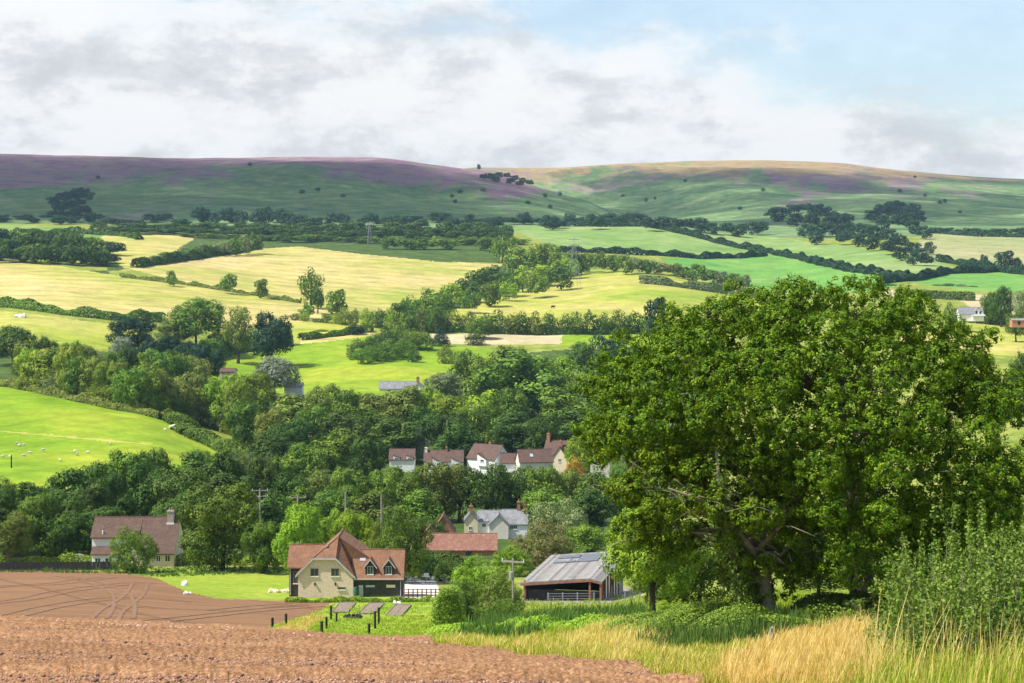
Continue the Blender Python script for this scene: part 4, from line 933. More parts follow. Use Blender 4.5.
# farmhouse; local x to the right from the left end of the stone gable
h = house('farmhouse', 'stone and black timber farmhouse with orange-red tiled roofs and two dormers', 297, 230, 598)
main = MB(); e, ft, rz = 2.9, 4.7, 7.0; X1, X2, W_, RX, RY = 1.85, 4.6, 6.7, 4.7, 2.4
main.solid([(0,0,-1.5),(W_,0,-1.5),(W_,0,e),(X2,0,ft),(X1,0,ft),(0,0,e)], (0,.35,0)).build('front_wall', M['stone'], h)
MB().solid([(0,.36,-1.5),(W_,.36,-1.5),(W_,.36,e-.02),(RX,.36,ft),(0,.36,e-.02)], (0,8.6,0)).build('wall', M['stone'], h)
th = .16; rf = MB(); o = .3
sL = (rz-e)/RX; sR = (rz-e)/(W_-RX)
L0 = (-o, -o, e-o*sL+.04); L1 = (X1, -o, e+(X1)*sL+.04)
rf.solid([(-o,-o,e-o*sL+.05),(X1-.05,-o,ft+.12),(RX,RY,rz),(RX,9.2,rz),(-o,9.2,e-o*sL+.05)], (0,0,th))
rf.solid([(W_+o,-o,e-o*sR*.8+.05),(W_+o,9.2,e-o*sR*.8+.05),(RX+.02,9.2,rz),(RX+.02,RY,rz),(X2+.05,-o,ft+.12)], (0,0,th))
rf.solid([(X1-.04,-o,ft+.11),(X2+.04,-o,ft+.11),(RX+.01,RY,rz-.01)], (0,0,th))
roof = rf.build('roof', M['tile_red'], h)
for a, b in (((-o-.02,-o-.04,e-o*sL-.12),(X1,-o-.04,ft)), ((X1,-o-.04,ft),(X2,-o-.04,ft)), ((X2,-o-.04,ft),(W_+o,-o-.04,e-o*sR*.8-.08))):
    dv = (Vector(b)-Vector(a)); MB().solid([a, b, (b[0],b[1],b[2]+.26), (a[0],a[1],a[2]+.26)], (0,.08,0)).build('bargeboard', M['lead'], h)
MB().tube([(RX,RY,rz+th),(RX,9.2,rz+th)], .1, 6).tube([(X1,-o,ft+.11+th),(RX,RY,rz+th)], .09, 6).tube([(X2,-o,ft+.11+th),(RX,RY,rz+th)], .09, 6).build('ridge_tile', M['tile_red'], roof)
nL = lambda x: e+x*sL+.05+th
window(h, (2.0,0,3.15), 1.0, .95, frame='grey_wood', mull=1); window(h, (4.5,0,3.15), 1.0, .95, frame='grey_wood', mull=1); window(h, (5.3,0,1.2), .95, .32, frame='grey_wood', mull=0)
for x in (2.05, 4.55):
    lm = MB().box(x-.09, x+.09, -.22, -.05, 1.62, 1.86).box(x-.03, x+.03, -.12, -.004, 1.86, 1.95).ball((x,-.14,1.56), .07).build('wall_lantern', M['black_wood'], h)
slopebox(h, 'skylight', 'skyglass', [(2.75,.9,nL(2.75)+.01),(2.75,1.9,nL(2.75)+.01),(3.6,1.9,nL(3.6)+.01),(3.6,.9,nL(3.6)+.01)], .08)
w1, r1 = block(h, W_+.02, 12.6, .45, 6.6, 2.4, 5.2, 'x', 'clad', 'tile_red', .35, wname='wing_wall')
block(h, RX-.4, 8.6, RY+.05, 8.6, rz-.5, rz-.02, 'y', 'tile_red', 'tile_red', .02, m=RX, e2=4.3, wname='tile_hung_gable', ov=.02)
w2, r2 = block(h, -1.35, 3.2, 2.1, 7.6, 3.5, 5.6, 'x', 'clad', 'tile_red', .3, wname='wing_wall')
slR = (5.2-2.4)/(3.525-.45); zr = lambda y: 2.4+(y-.45)*slR+.02+.16
slopebox(h, 'skylight', 'skyglass', [(7.35,2.2,zr(2.2)),(8.05,2.2,zr(2.2)),(8.05,2.95,zr(2.95)),(7.35,2.95,zr(2.95))], .08)
for x in (8.75, 11.0):
    d = MB().solid([(x-.6,.62,2.7),(x+.6,.62,2.7),(x+.6,.62,3.75),(x,.62,4.55),(x-.6,.62,3.75)], (0,1.9,0)).build('dormer', M['clad'], h)
    for s in (-1, 1):
        q = [(x+.0,.4,4.6),(x+s*.82,.4,3.55),(x+s*.82,.4,3.68),(x,.4,4.76)]; MB().solid(q, (0,2.2,0)).build('dormer_roof', M['tile_red'], d)
        MB().solid([(x,.36,4.52),(x+s*.84,.36,3.44),(x+s*.84,.36,3.62),(x,.36,4.72)], (0,.05,0)).build('bargeboard', M['lead'], d)
    window(d, (x,.62,3.3), .72, 1.0, frame='lead', mull=1)
MB().box(8.2,9.3,.40,.446,1.25,1.5).build('louvre', M['lead'], h); MB().box(10.7,11.8,.40,.446,1.2,1.55).build('small_window', M['cream'], h)
door(h, (7.6,.45,0), .55, 1.5, 'lead'); MB().tube([(6.95,.1,0),(6.95,.1,.75),(6.95,.1,1.35)], [.24,.3,.26], 12).build('water_butt', M['green_paint'], h)
MB().tube([(12.45,.35,0),(12.45,.35,2.3)], .05, 6).build('drainpipe', M['lead'], h); MB().tube([(6.75,.07,2.28),(12.85,.07,2.28)], .06, 6).build('gutter', M['lead'], h)
window(h, (-.55,2.1,2.2), .5, 1.5, frame='timber', mull=0); MB().tube([(-1.2,2.0,0),(-1.2,2.0,3.3)], .05, 6).build('drainpipe', M['lead'], h)
MB().tube([(-.5,4.8,5.6),(-.5,4.8,6.2)], .06, 6).build('flue', M['steel'], h)
# open barn
b = house('open_barn', 'open-fronted farm barn with grey sheet roof and solar panels', 524, 226, 602, -11, 'barn')
Wb, Lb = 8.1, 21.0; he, hr = 2.35, 3.05
MB().box(.1,.25,.3,Lb-.3,-2,he-.12).box(.26,Wb+.9,Lb-.45,Lb-.3,-2,he-.1).build('wall', M['clad'], b)
MB().box(.3,Wb-.25,.5,.6,-1.5,1.5).build('inner_boarding', M['clad'], b)
rr_ = MB().solid([(-.35,-.4,he-.06),(Wb,-.4,hr),(Wb,-.4,hr+.14),(-.35,-.4,he+.08)], (0,Lb+.5,0)).build('roof', M['sheet_roof'], b)
MB().solid([(Wb+.01,-.4,hr-.03),(Wb+1.4,-.4,hr-.38),(Wb+1.4,-.4,hr-.26),(Wb+.01,-.4,hr+.09)], (0,Lb+.5,0)).build('roof', M['sheet_roof'], b)
MB().solid([(-.35,-.46,he-.34),(Wb,-.46,hr-.28),(Wb,-.46,hr-.02),(-.35,-.46,he-.08)], (0,.12,0)).build('fascia', M['timber'], b)
MB().solid([(Wb,-.46,hr-.28),(Wb+1.4,-.46,hr-.6),(Wb+1.4,-.46,hr-.4),(Wb,-.46,hr-.05)], (0,.12,0)).build('fascia', M['timber'], b)
for x in (.12, Wb-.1, Wb+1.2): MB().box(x-.11,x+.11,-.3,-.08,-2,hr-.4).build('post', M['timber'], b)
zc = lambda x: he+.1+(hr-he+.06)*(x+.35)/(Wb+.35)
for k in range(5):
    for j in range(2):
        if (k, j) in ((1,0),(2,0)): continue
        x0 = 1.3+j*2.9; y0 = 13.2+k*1.25
        slopebox(b, 'solar_panel', 'solar', [(x0,y0,zc(x0)),(x0+2.7,y0,zc(x0+2.7)),(x0+2.7,y0+1.15,zc(x0+2.7)),(x0,y0+1.15,zc(x0))], .09)
for k in range(7):
    y = 1.2+k*2.35; MB().box(Wb+1.1,Wb+1.3,y-.1,y+.1,-2,hr-.4).build('post', M['timber'], b)
    if k in (1,2,4,5): MB().box(Wb+1.12,Wb+1.24,y+.15,y+1.25,-2,hr-.5).build('white_panel', M['white_wall'], b)
MB().box(Wb+1.0,Wb+1.1,.2,Lb-.4,-2,.5).build('low_wall', M['rubble'], b)
# brown-roofed house
h = house('cottage', 'long cottage with a steep brown tiled roof and grey brick chimney', 90, 290, 561)
MB().solid([(0,0,-2),(0,6,-2),(0,6,3.6),(0,3.2,6.2),(0,0,3.75)], (7.3,0,0)).build('wall', M['white_wall'], h)
MB().box(7.32,12.9,-2.2,6,-2,1.65).build('wall', M['cream'], h)
MB().solid([(7.32,-2.2,1.65),(7.32,6,1.65),(7.32,6,3.6),(7.32,3.2,6.2),], (5.58,0,0)).build('gable_wall', M['cream'], h)
s = (6.2-3.75)/3.2
rf = MB(); rf.solid([(-.2,-.35,3.75-.35*s+.03),(7.3,-.35,3.75-.35*s+.03),(7.3,3.2,6.23),(-.2,3.2,6.23)], (0,0,.16))
sc_ = (6.2-1.65)/5.4; rf.solid([(7.3,-2.6,1.65-.4*sc_+.03),(13.1,-2.6,1.65-.4*sc_+.03),(13.1,3.2,6.23),(7.3,3.2,6.23)], (0,0,.16)); rf.solid([(-.2,3.2,6.2),(13.1,3.2,6.2),(13.1,6.35,3.4),(-.2,6.35,3.4)], (0,0,.16))
rf = rf.build('roof', M['tile_brown'], h); MB().tube([(-.2,3.2,6.4),(13.1,3.2,6.4)], .1, 6).build('ridge_tile', M['tile_brown'], rf)
MB().solid([(.1,-1.7,1.15),(4.6,-1.7,1.15),(4.6,-.02,2.15),(.1,-.02,2.15)], (0,0,.14)).build('porch_roof', M['tile_brown'], h); MB().box(.3,4.4,-1.45,-.02,-2,1.1).build('porch', M['white_wall'], h)
chimney(rf, 11.7, 2.6, 4.6, 7.5, 1.0, 'rubble', 2); MB().box(11.1,12.3,1.98,2.07,5.3,5.6).build('flashing', M['white_paint'], rf)
window(h, (10.6,-2.2,.75), .7, 1.0, mull=1); window(h, (12.0,-2.2,.75), .8, 1.0, mull=1); window(h, (1.2,-1.45,.3), .9, .8); window(h, (2.9,-1.45,.3), 1.2, .8); MB().tube([(1.6,.3,4.1),(1.6,.3,4.7)], .1, 6).tube([(13.05,1.9,3.2),(13.05,1.9,4.0)], .08, 6).build('vent_pipe', M['white_paint'], rf)
# slate cottage
h = house('slate_cottage', 'cream and white cottage with patchy slate roofs and three brick chimneys', 464, 370, 535); h.scale = (.92,.92,.94)
block(h, 0, 2.9, 0, 6, 2.9, 4.6, 'y', 'cream', 'slate', .15, wname='wall'); _, r_ = block(h, 2.95, 8.2, 1.2, 6.2, 2.7, 4.5, 'x', 'white_wall', 'slate', .2)
_, rg = block(h, 5.3, 9.4, -1.2, 4.5, 2.3, 4.2, 'y', 'render', 'slate', .25); _, rk = block(h, 8.2, 13.4, .8, 6.4, 2.2, 4.7, 'x', 'white_wall', 'slate', .25)
chimney(h, 1.45, .6, 3.6, 6.1, .75); chimney(rk, 11.6, 3.6, 3.8, 6.6, .7, pots=1); chimney(rk, 13.1, 3.2, 3.8, 6.0, .75, pots=1)
window(h, (4.2,1.2,1.9), .9, .8); window(h, (10.5,.8,1.5), 1.6, .8, mull=3); MB().box(2.75,3.1,.9,1.19,-1,3.9).build('buttress', M['white_wall'], h); window(h, (1.3,0,1.4), .7, .8)
# red pantiled barn, with a second roof behind
h = house('pantiled_barn', 'low barn with a long mottled red pantile roof and orange walls', 427, 330, 558)
block(h, 0, 12.0, 0, 5.2, 1.5, 3.75, 'x', 'orange_wall', 'pantile', .3); window(h, (1.6,0,.8), .7, .8, frame='timber', sill=False); window(h, (7.2,0,.75), 1.0, .9, frame='timber', mull=2, sill=False); door(h, (4.2,0,-.1), .9, 1.5, 'timber')
h = house('brick_outbuilding', 'small outbuilding with red gable roofs left of the pantiled barn', 420, 345, 553)
block(h, 0, 3.6, 0, 5, 2.6, 4.9, 'y', 'brick', 'pantile', .3); block(h, 2.0, 6.0, 3.5, 8.5, 3.4, 6.2, 'y', 'brick', 'tile_red', .3); window(h, (1.8,0,1.8), .7, .7)
# village
h = house('white_dormer_house', 'small white house with brown roof left of the village row', 389, 520, 470, 0)
block(h, 0, 6.8, 0, 7, 2.9, 5.3, 'x', 'white_wall', 'tile_village', .3)
for x in (2.0, 5.6):
    d = MB().solid([(x-.9,-.05,2.2),(x+.9,-.05,2.2),(x+.9,-.05,3.4),(x-.9,-.05,4.0)], (0,2.4,0)).build('dormer', M['white_wall'], h); window(d, (x,-.05,3.0), 1.1, .7); MB().solid([(x-1.05,-.2,4.05),(x+1.05,-.2,3.35),(x+1.05,-.2,3.5),(x-1.05,-.2,4.2)], (0,2.8,0)).build('dormer_roof', M['tile_village'], d)
h = house('village_terrace', 'long row of white houses with brown roofs and sloping dormers', 424, 520, 472, 0)
block(h, 0, 10.6, 0, 7, 2.9, 5.5, 'x', 'white_wall', 'tile_village', .3); chimney(h, .4, 3, 4.6, 6.5, .7, 'render'); chimney(h, 6.0, 3.2, 5, 6.6, .6)
for x in (3.6, 8.8):
    d = MB().solid([(x-1.3,-.6,1.0),(x+1.3,-.6,1.0),(x+1.3,-.6,2.6),(x-1.3,-.6,4.0)], (0,2.6,0)).build('dormer', M['white_wall'], h); window(d, (x+.4,-.6,2.1), 1.1, .8); MB().solid([(x-1.5,-.75,4.0),(x+1.5,-.75,2.5),(x+1.5,-.75,2.66),(x-1.5,-.75,4.16)], (0,3.0,0)).build('dormer_roof', M['tile_village'], d)
h = house('white_gable_house', 'tall white gable house with two small windows at the right end of the village row', 467, 522, 472, -33)
block(h, 0, 9.2, 0, 7.6, 4.0, 7.4, 'x', 'white_wall', 'tile_village', .3); window(h, (9.2,3.1,5.2), .55, 1.0, 'right', 'black_wood'); window(h, (9.2,4.4,5.2), .55, 1.0, 'right', 'black_wood'); chimney(h, 5, 4, 6.5, 8.2, .6)
d = MB().solid([(3.8,-.6,2),(6.6,-.6,2),(6.6,-.6,3.9),(3.8,-.6,5.4)], (0,2.4,0)).build('dormer', M['white_wall'], h); window(d, (5.4,-.6,3.5), 1.2, .8); MB().solid([(3.6,-.75,5.4),(6.8,-.75,3.8),(6.8,-.75,3.95),(3.6,-.75,5.55)], (0,2.8,0)).build('dormer_roof', M['tile_village'], d)
h = house('link_building', 'low brown-roofed building between the white gable and the red roof', 501, 512, 472); block(h, 0, 6, 0, 6, 2.4, 4.6, 'x', 'white_wall', 'tile_brown', .3)
h = house('red_roofed_house', 'low house with a reddish roof in front of the cream gable house', 520, 506, 473, 10); block(h, 0, 9, 0, 6.5, 2.9, 5.8, 'x', 'render', 'tile_village', .3); window(h, (9,3.2,3.4), .9, 1, 'right'); slopebox(h, 'skylight', 'skyglass', [(3,1.1,4.16),(3.8,1.1,4.16),(3.8,1.9,4.86),(3,1.9,4.86)], .1)
h = house('cream_gable_house', 'house with a cream gable, brown roof and two tall chimneys beside the round tree', 541, 530, 472, -16)
_, r_ = block(h, 0, 10, 3, 9.5, 4.8, 8.2, 'x', 'cream', 'tile_brown', .3); _, r2 = block(h, 3.4, 8.2, -1.5, 5.5, 3.9, 7.2, 'y', 'cream', 'tile_brown', .3); chimney(r_, .6, 6, 6.8, 10.4, .9); chimney(r2, 5.8, -.5, 6.2, 8.9, .8); window(h, (5.8,-1.5,3.6), .8, 1.0)
h = house('pale_cottage', 'pale cottage just showing between the round tree and the oak', 591, 500, 472); block(h, 0, 5, 0, 6, 3.6, 5.2, 'x', 'render', 'slate', .3); window(h, (2.5,0,2.4), .9, 1.1)
# farms further off
h = house('slate_farmhouse', 'long low farmhouse with grey slate roof and brick chimney above the dark wood', 379, 765, 396); block(h, 0, 15, 0, 7, 3.0, 5.5, 'x', 'render', 'slate', .3); _, r_ = block(h, 13, 18.8, -2, 6, 3.0, 5.2, 'y', 'render', 'slate', .3); chimney(h, 15.5, 3, 4.6, 7.6, 1.1); window(h, (4,0,2), 1.2, 1)
h = house('grey_shed', 'pale grey shed roof at the left end of the paddock', 284, 745, 393); block(h, 0, 7, 0, 6, 2.4, 3.8, 'x', 'white_wall', 'sheet_roof', .3)
h = house('pink_roofed_house', 'house with a pinkish flat roof among the dark pines', 165, 745, 372); block(h, 0, 9.5, 0, 6, 4.2, 5.0, 'x', 'rubble', 'pantile', .5); window(h, (3,0,3), 1.6, 1.0, 'front', 'white_paint')
h = house('tower_house', 'small cream tower house with a wide flat-eaved roof', 221, 700, 386); MB().box(0,4.6,0,5,-6,5.4).build('wall', M['cream'], h); block(h, -.4, 5.0, -.4, 5.4, 5.42, 6.2, 'x', 'cream', 'tile_brown', .9, wname='cornice'); window(h, (1.2,0,4.0), .9, 1.4)
h = house('white_farmhouse', 'white farmhouse with grey roof and two gable windows at the far right', 959, 900, 318); block(h, 0, 11.5, 0, 7, 2.0, 4.8, 'x', 'white_wall', 'slate', .4); block(h, 6.0, 11.3, -1.5, 5, 2.0, 5.0, 'y', 'white_wall', 'slate', .35); window(h, (7.8,-1.5,2.7), .9, 1.3, frame='black_wood'); window(h, (9.6,-1.5,2.7), .9, 1.3, frame='black_wood')
MB().solid([(5.4,-3.0,1.0),(11.8,-3.0,1.0),(11.8,-1.52,1.5),(5.4,-1.52,1.5)], (0,0,.15)).build('porch_roof', M['lead'], h)
h = house('red_shed', 'small red-walled shed with pale roof at the right edge', 1012, 830, 324); block(h, 0, 8, 0, 4.5, 1.6, 2.2, 'x', 'orange_wall', 'sheet_roof', .3); door(h, (3,0,-.3), 1.2, 1.5, 'dark_void')

# ------------------------------------------------------------------ poles, wires, pylons
def pole(px, top, D, label, arm=0, arms=1, trans=False, mat='grey_wood', r=.13, row=None, yaw=0):
    x, y, z = spot(px, D); h = float(slope_of(top))*D-z; p = empty('utility_pole', (x, y, z), R(yaw), label, 'utility pole')
    MB().tube([(0,0,-.5),(0,0,h)], [r*1.25, r*.85], 8).build('pole', M[mat], p); pts = []
    for a in range(arms):
        za = h-.25-a*.9
        if arm:
            ca = MB().box(-arm/2, arm/2, -.07, .07, za-.07, za+.07).build('crossarm', M[mat], p)
            for s in (-.46, 0, .46):
                MB().tube([(s*arm,0,za+.07),(s*arm,0,za+.3)], [.05,.03], 6).build('insulator', M['white_paint'], ca)
                if a == 0: pts.append(Vector((x+s*arm*math.cos(R(yaw)), y+s*arm*math.sin(R(yaw)), z+za+.3)))
    if trans: MB().tube([(0,-.4,h-1.7),(0,-.4,h-1.1)], .2, 10).box(-.12,.12,-.15,.0,h-1.8,h-1.2).build('transformer', M['steel'], p)
    if not pts: pts = [Vector((x, y, z+h-.1))]*3
    return pts
P1 = pole(513,559,172,'tall wooden pole with a tilted crossarm and switchgear beside the big shrub', 2.3, 1, True, r=.095, yaw=-25)
P2 = pole(259,489,300,'pole with two stacked crossarms above the large dense tree', 2.6, 2, True, r=.16)
P3 = pole(297,496,305,'short-looking pole with a wide crossarm behind the farmhouse trees', 2.6, 1, r=.15)
P4 = pole(345,489,330,'bare grey pole above the farmhouse roof peak', 0, 0, r=.17)
P5 = pole(381,495,335,'bare grey pole right of the farmhouse skylight', 0, 0, r=.17)
P6 = pole(6,497,330,'thin pole at the left edge above the brownish tree', 0, 0, r=.14)
P7 = pole(10,455,440,'dark pole at the bottom of the sheep pasture', 0, 0, mat='black_wood', r=.16)
P8 = pole(309,432,556,'dark post with a transformer box among the dense wood', 1.6, 1, True, 'timber', r=.28)
P9 = pole(447,420,540,'thin pale pole above the long brown village roof', 0, 0, r=.12)
def wire(a, b, sag, g, r=.013):
    O = a; pts = [a.lerp(b, i/14)-Vector((0,0,sag*4*(i/14)*(1-i/14)))-O for i in range(15)]
    o = MB().tube(pts, r, 4).build('overhead_wire', M['black_wood'], smooth=True); o.location = O; tag(o, g[0], 'wire', g[1])
for k in range(3):
    wire(P2[k], P3[k], .5, ('overhead wire between the two crossarm poles', 'wires between the crossarm poles'))
    wire(P3[k], Vector(P4[k])+Vector((0,0,-.1*k)), .6, ('overhead wire from the crossarm pole to the bare pole', 'wires to the bare pole'))
    if k == 0: wire(P6[0], P2[k], 1.5, ('long wire sagging across the left dark wood', None))
wire(P4[0], P5[0], .5, ('single wire joining the two bare grey poles', None))
wire(P5[0], Vector(spot(640, 320)[:2]+(spot(640, 320)[2]+14,)), 2, ('long wire running from the bare pole toward the oak', None))
a = Vector((spot(-40, 262)[0], 262, float(slope_of(549))*262)); b_ = Vector((spot(290, 262)[0], 262, float(slope_of(556))*262))
wire(a, b_, .8, ('low wire crossing in front of the brown-roofed house', None))
def pylon(px, top, D, label):
    x, y, z = spot(px, D); h = float(slope_of(top))*D-z; p = empty('pylon', (x, y, z), .3, label, 'pylon'); w0 = h*.11; mb = MB(); n = 7
    for sx_ in (-1,1):
        for sy_ in (-1,1): mb.tube([(sx_*w0,sy_*w0,-1),(sx_*w0*.25,sy_*w0*.25,h*.8),(0,0,h)], .08, 4)
    for i in range(n):
        f0, f1 = i/n*.85, (i+1)/n*.85; a, b = w0*(1-.9*f0), w0*(1-.9*f1)
        for s in (-1,1): mb.tube([(-a,s*a,f0*h),(b,s*b,f1*h)], .045, 3).tube([(a,s*a,f0*h),(-b,s*b,f1*h)], .045, 3).tube([(s*a,-a,f0*h),(s*b,b,f1*h)], .045, 3)
    mb.build('lattice_tower', M['steel'], p)
    for f in (.72, .84, .95):
        c = MB().tube([(-h*.13,0,f*h),(0,0,f*h+.5),(h*.13,0,f*h)], .13, 4).tube([(-h*.13,0,f*h),(h*.13,0,f*h)], .1, 4).build('crossarm', M['steel'], p)
        for s in (-1,1): MB().tube([(s*h*.13,0,f*h),(s*h*.13,0,f*h-1.3)], .1, 4).build('insulator', M['white_paint'], c)
pylon(370,221,1640,'grey lattice pylon rising behind the hill field belt'); pylon(574,237,1290,'pale lattice pylon rising from the diagonal belt of trees')

# ------------------------------------------------------------------ garden and yard things
blades('dry_grass', 'dry_grass', 9000, [(440,640),(520,630),(600,620),(700,625),(800,625),(880,612),(880,700),(720,690),(640,669),(560,659),(480,650),(432,644)], 24, 100, .5, .016, 'stray golden seed heads scattered through the bank', .25, 4)
def post(px, row, h, label, g, mat='black_wood', s=.07, dmin=108):
    x, y = hit(px, row, dmin); z = gz(x, y); o = MB().box(-s,s,-s,s,-.3,h).solid([(-s,-s,h),(s,-s,h),(0,0,h+.06)], (0,.01,0)).build('fence_post', M[mat]); o.location = (x, y, z); o.rotation_euler.z = random.random(); tag(o, label, 'post', g)
for px, t, r_ in [(272.5,618.6,629),(286,614.6,627),(321.7,622,634),(326.5,618,630),(331,606,620),(336.6,613.5,622.5),(369,624.5,635),(375,612,629.5),(378.7,608,626)]:
    x, y = hit(px, r_, 108); post(px, r_, (r_-t)*y/F, 'dark wooden post standing in the garden lawn', 'dark posts in the garden')
for q, lb in (([(332,612.6),(347,612.6),(355.7,602.4),(340,602.4)], 'raised soil bed nearest the stone gable'), ([(358.5,613.7),(374,613.7),(384,603),(369.5,603)], 'middle one of the three raised soil beds'), ([(386,615.4),(401,615.7),(411,605),(396,604.5)], 'raised soil bed farthest right beside the fence')):
    w_ = [Vector((*hit(a, b, 150), 0)) for a, b in q]
    for v in w_: v.z = gz(v.x, v.y)
    c = sum(w_, Vector())/4; e_ = empty('raised_bed', c, 0, lb, 'garden bed'); w_ = [v-c for v in w_]
    MB().solid([v*.97+Vector((0,0,-.06)) for v in w_], (0,0,.12)).build('soil', M['soil'], e_)
    for i in range(4):
        a, b = w_[i], w_[(i+1) % 4]; n = (b-a).cross(Vector((0,0,1))).normalized()*.09
        MB().solid([a+Vector((0,0,-.1)), b+Vector((0,0,-.1)), b+Vector((0,0,.12)), a+Vector((0,0,.12))], n*.6).build('edging_board', M['grey_wood'], e_)
    g_ = (w_[1]-w_[0])
    for k in range(2, 3):
        a = w_[0]+g_*k/4; b = w_[3]+(w_[2]-w_[3])*k/4; MB().solid([a*.95+Vector((-.04,0,.062)), a*.95+Vector((.04,0,.062)), b*.95+Vector((.04,0,.062)), b*.95+Vector((-.04,0,.062))], (0,0,.0301)).build('dividing_board', M['grey_wood'], e_)
x, y = hit(352.5, 618, 120); fp = MB()
for i in range(12):
    a = i*math.pi/6; fp.ball((.75*math.cos(a), .75*math.sin(a), .12), (.2,.2,.16), 6, 5, .2)
o = fp.ball((0,0,.0), (.6,.6,.1), 8, 5, .1).build('fire_pit', M['black_wood']); o.location = (x, y, gz(x, y)); tag(o, 'dark ring of stones round a fire pit on the lawn', 'fire pit')
def heap(px, row, n, sp, s, mat, name, label, cat, dmin=150):
    x, y = hit(px, row, dmin); mb = MB()
    for i in range(n): mb.ball((random.uniform(-sp, sp), random.uniform(-.6, .6), s*random.uniform(.2, 1)), tuple(s*random.uniform(.6, 1.2) for _ in '123'), 6, 5, .25)
    o = mb.build(name, M[mat]); o.location = (x, y, gz(x, y)); return tag(o, label, cat)
heap(281, 592, 34, 1.5, .28, 'cream', 'stone_heap', 'heap of pale building stone at the left end of the farmhouse', 'stone heap')
heap(184, 585, 5, .3, .32, 'white_paint', 'white_sack', 'white sacks dumped at the corner of the soil field', 'sacks'); heap(187, 594, 4, .4, .2, 'white_paint', 'white_sack', 'low white bag lying below the dumped sacks', 'sack')
heap(398, 603.5, 4, .35, .22, 'white_paint', 'white_sack', 'white bag at the top of the right raised bed', 'sack')
heap(20, 318, 10, 3, 1.1, 'pale_stone', 'silage_heap', 'pale covered heap lying in the left hay field', 'heap', 700)
def rails(pts, h, n, label, mat='timber', name='post_and_rail_fence', cat='fence', dmin=150, rr=.05, steps=8):
    W = [Vector((*hit(a, b, dmin), 0)) for a, b in pts]; 
    for v in W: v.z = gz(v.x, v.y)
    O = W[0].copy(); e_ = empty(name, O, 0, label, cat); P = []
    for i in range(len(W)-1):
        for k in range(steps): v = W[i].lerp(W[i+1], k/steps); v.z = gz(v.x, v.y); P.append(v-O)
    v = W[-1]-O; P.append(v)
    for v in P: MB().box(v.x-.07,v.x+.07,v.y-.07,v.y+.07,v.z-.3,v.z+h+.1).build('post', M[mat], e_)
    for k in range(n): MB().tube([v+Vector((0,-.09,h*(k+1)/n)) for v in P], rr, 4).build('rail', M[mat], e_)
rails([(404,598),(440,598)], 1.0, 3, 'brown post and rail fence beside the gravel drive')
rails([(548,602),(592,602)], .9, 3, 'galvanised gate and hurdles in front of the open barn', 'steel', 'metal_gate', 'gate', rr=.018, steps=3)
rails([(594,602),(640,599)], .9, 3, 'galvanised hurdles right of the open barn', 'steel', 'metal_gate', 'gate', rr=.018, steps=3)
rails([(640,592),(665,585),(700,580)], 1.0, 2, 'old wire fence with posts climbing right of the barn track', 'grey_wood', 'wire_fence', 'fence', rr=.02, steps=5)
for px, r_, h_, lb in ((772,651,.62,'pale short fence post at the foot of the bramble bank'),(719,646,.45,'small stub of a post left of the pale post'),(617,652,.3,'tiny dark peg in the dry grass')):
    post(px, r_, h_, lb, None, 'grey_wood', .05, 30)
e_ = empty('board_fence', spot(-30, 283), 0, 'long black boarded fence left of the brown-roofed house', 'fence'); O = Vector(e_.location)
mb = MB()
for i in range(40):
    x, y, z = spot(-30+i*3.7, 283); mb.box(x-O.x-.26, x-O.x+.26, -.03, .03, z-O.z-.2, z-O.z+1.25)
mb.build('board_panel', M['black_wood'], e_); mb = MB()
for i in range(11):
    x, y, z = spot(-30+i*14.6, 283); MB().box(x-O.x-.07, x-O.x+.07, .035, .17, z-O.z-.3, z-O.z+1.35).build('post', M['black_wood'], e_)
x, y, z = spot(425, 262); sg = empty('sign_board', (x, y, z), 0, 'small white board on a post beside the lane hedge', 'sign'); MB().tube([(0,0,-.2),(0,0,1.3)], .05, 6).build('post', M['grey_wood'], sg); MB().box(-.45,.45,-.09,-.055,.95,1.5).build('board', M['white_paint'], sg)
x, y = hit(177, 432, 380); fs = empty('field_shelter', (x, y, gz(x, y)), .2, 'small dark field shelter with pale rounded roof in the pasture corner', 'shelter')
MB().box(-1.9,1.9,.3,2.2,-.3,1.2).build('wall', M['black_wood'], fs); MB().solid([(-2.3,-.1,1.2),(-2.0,-.1,1.6),(-.8,-.1,1.9),(.8,-.1,1.9),(2.0,-.1,1.6),(2.3,-.1,1.2),(0,-.1,1.25)], (0,2.5,0)).build('roof', M['pale_stone'], fs)
# garden greenhouse and rotary thing left of the cottage
x, y, z = spot(73, 292); gh = empty('greenhouse', (x, y, z-.6), 0, 'small arched greenhouse left of the brown-roofed house', 'greenhouse')
MB().solid([(-1.2,0,0),(-1.2,0,1.2),(-.7,0,1.8),(0,0,2.0),(.7,0,1.8),(1.2,0,1.2),(1.2,0,0)], (0,3,0)).build('cover', M['skyglass'], gh)
for k in range(4): MB().tube([(-1.22,k,0),(-1.22,k,1.2),(-.72,k,1.83),(0,k,2.03),(.72,k,1.83),(1.22,k,1.2),(1.22,k,0)], .04, 4).build('hoop', M['steel'], gh)
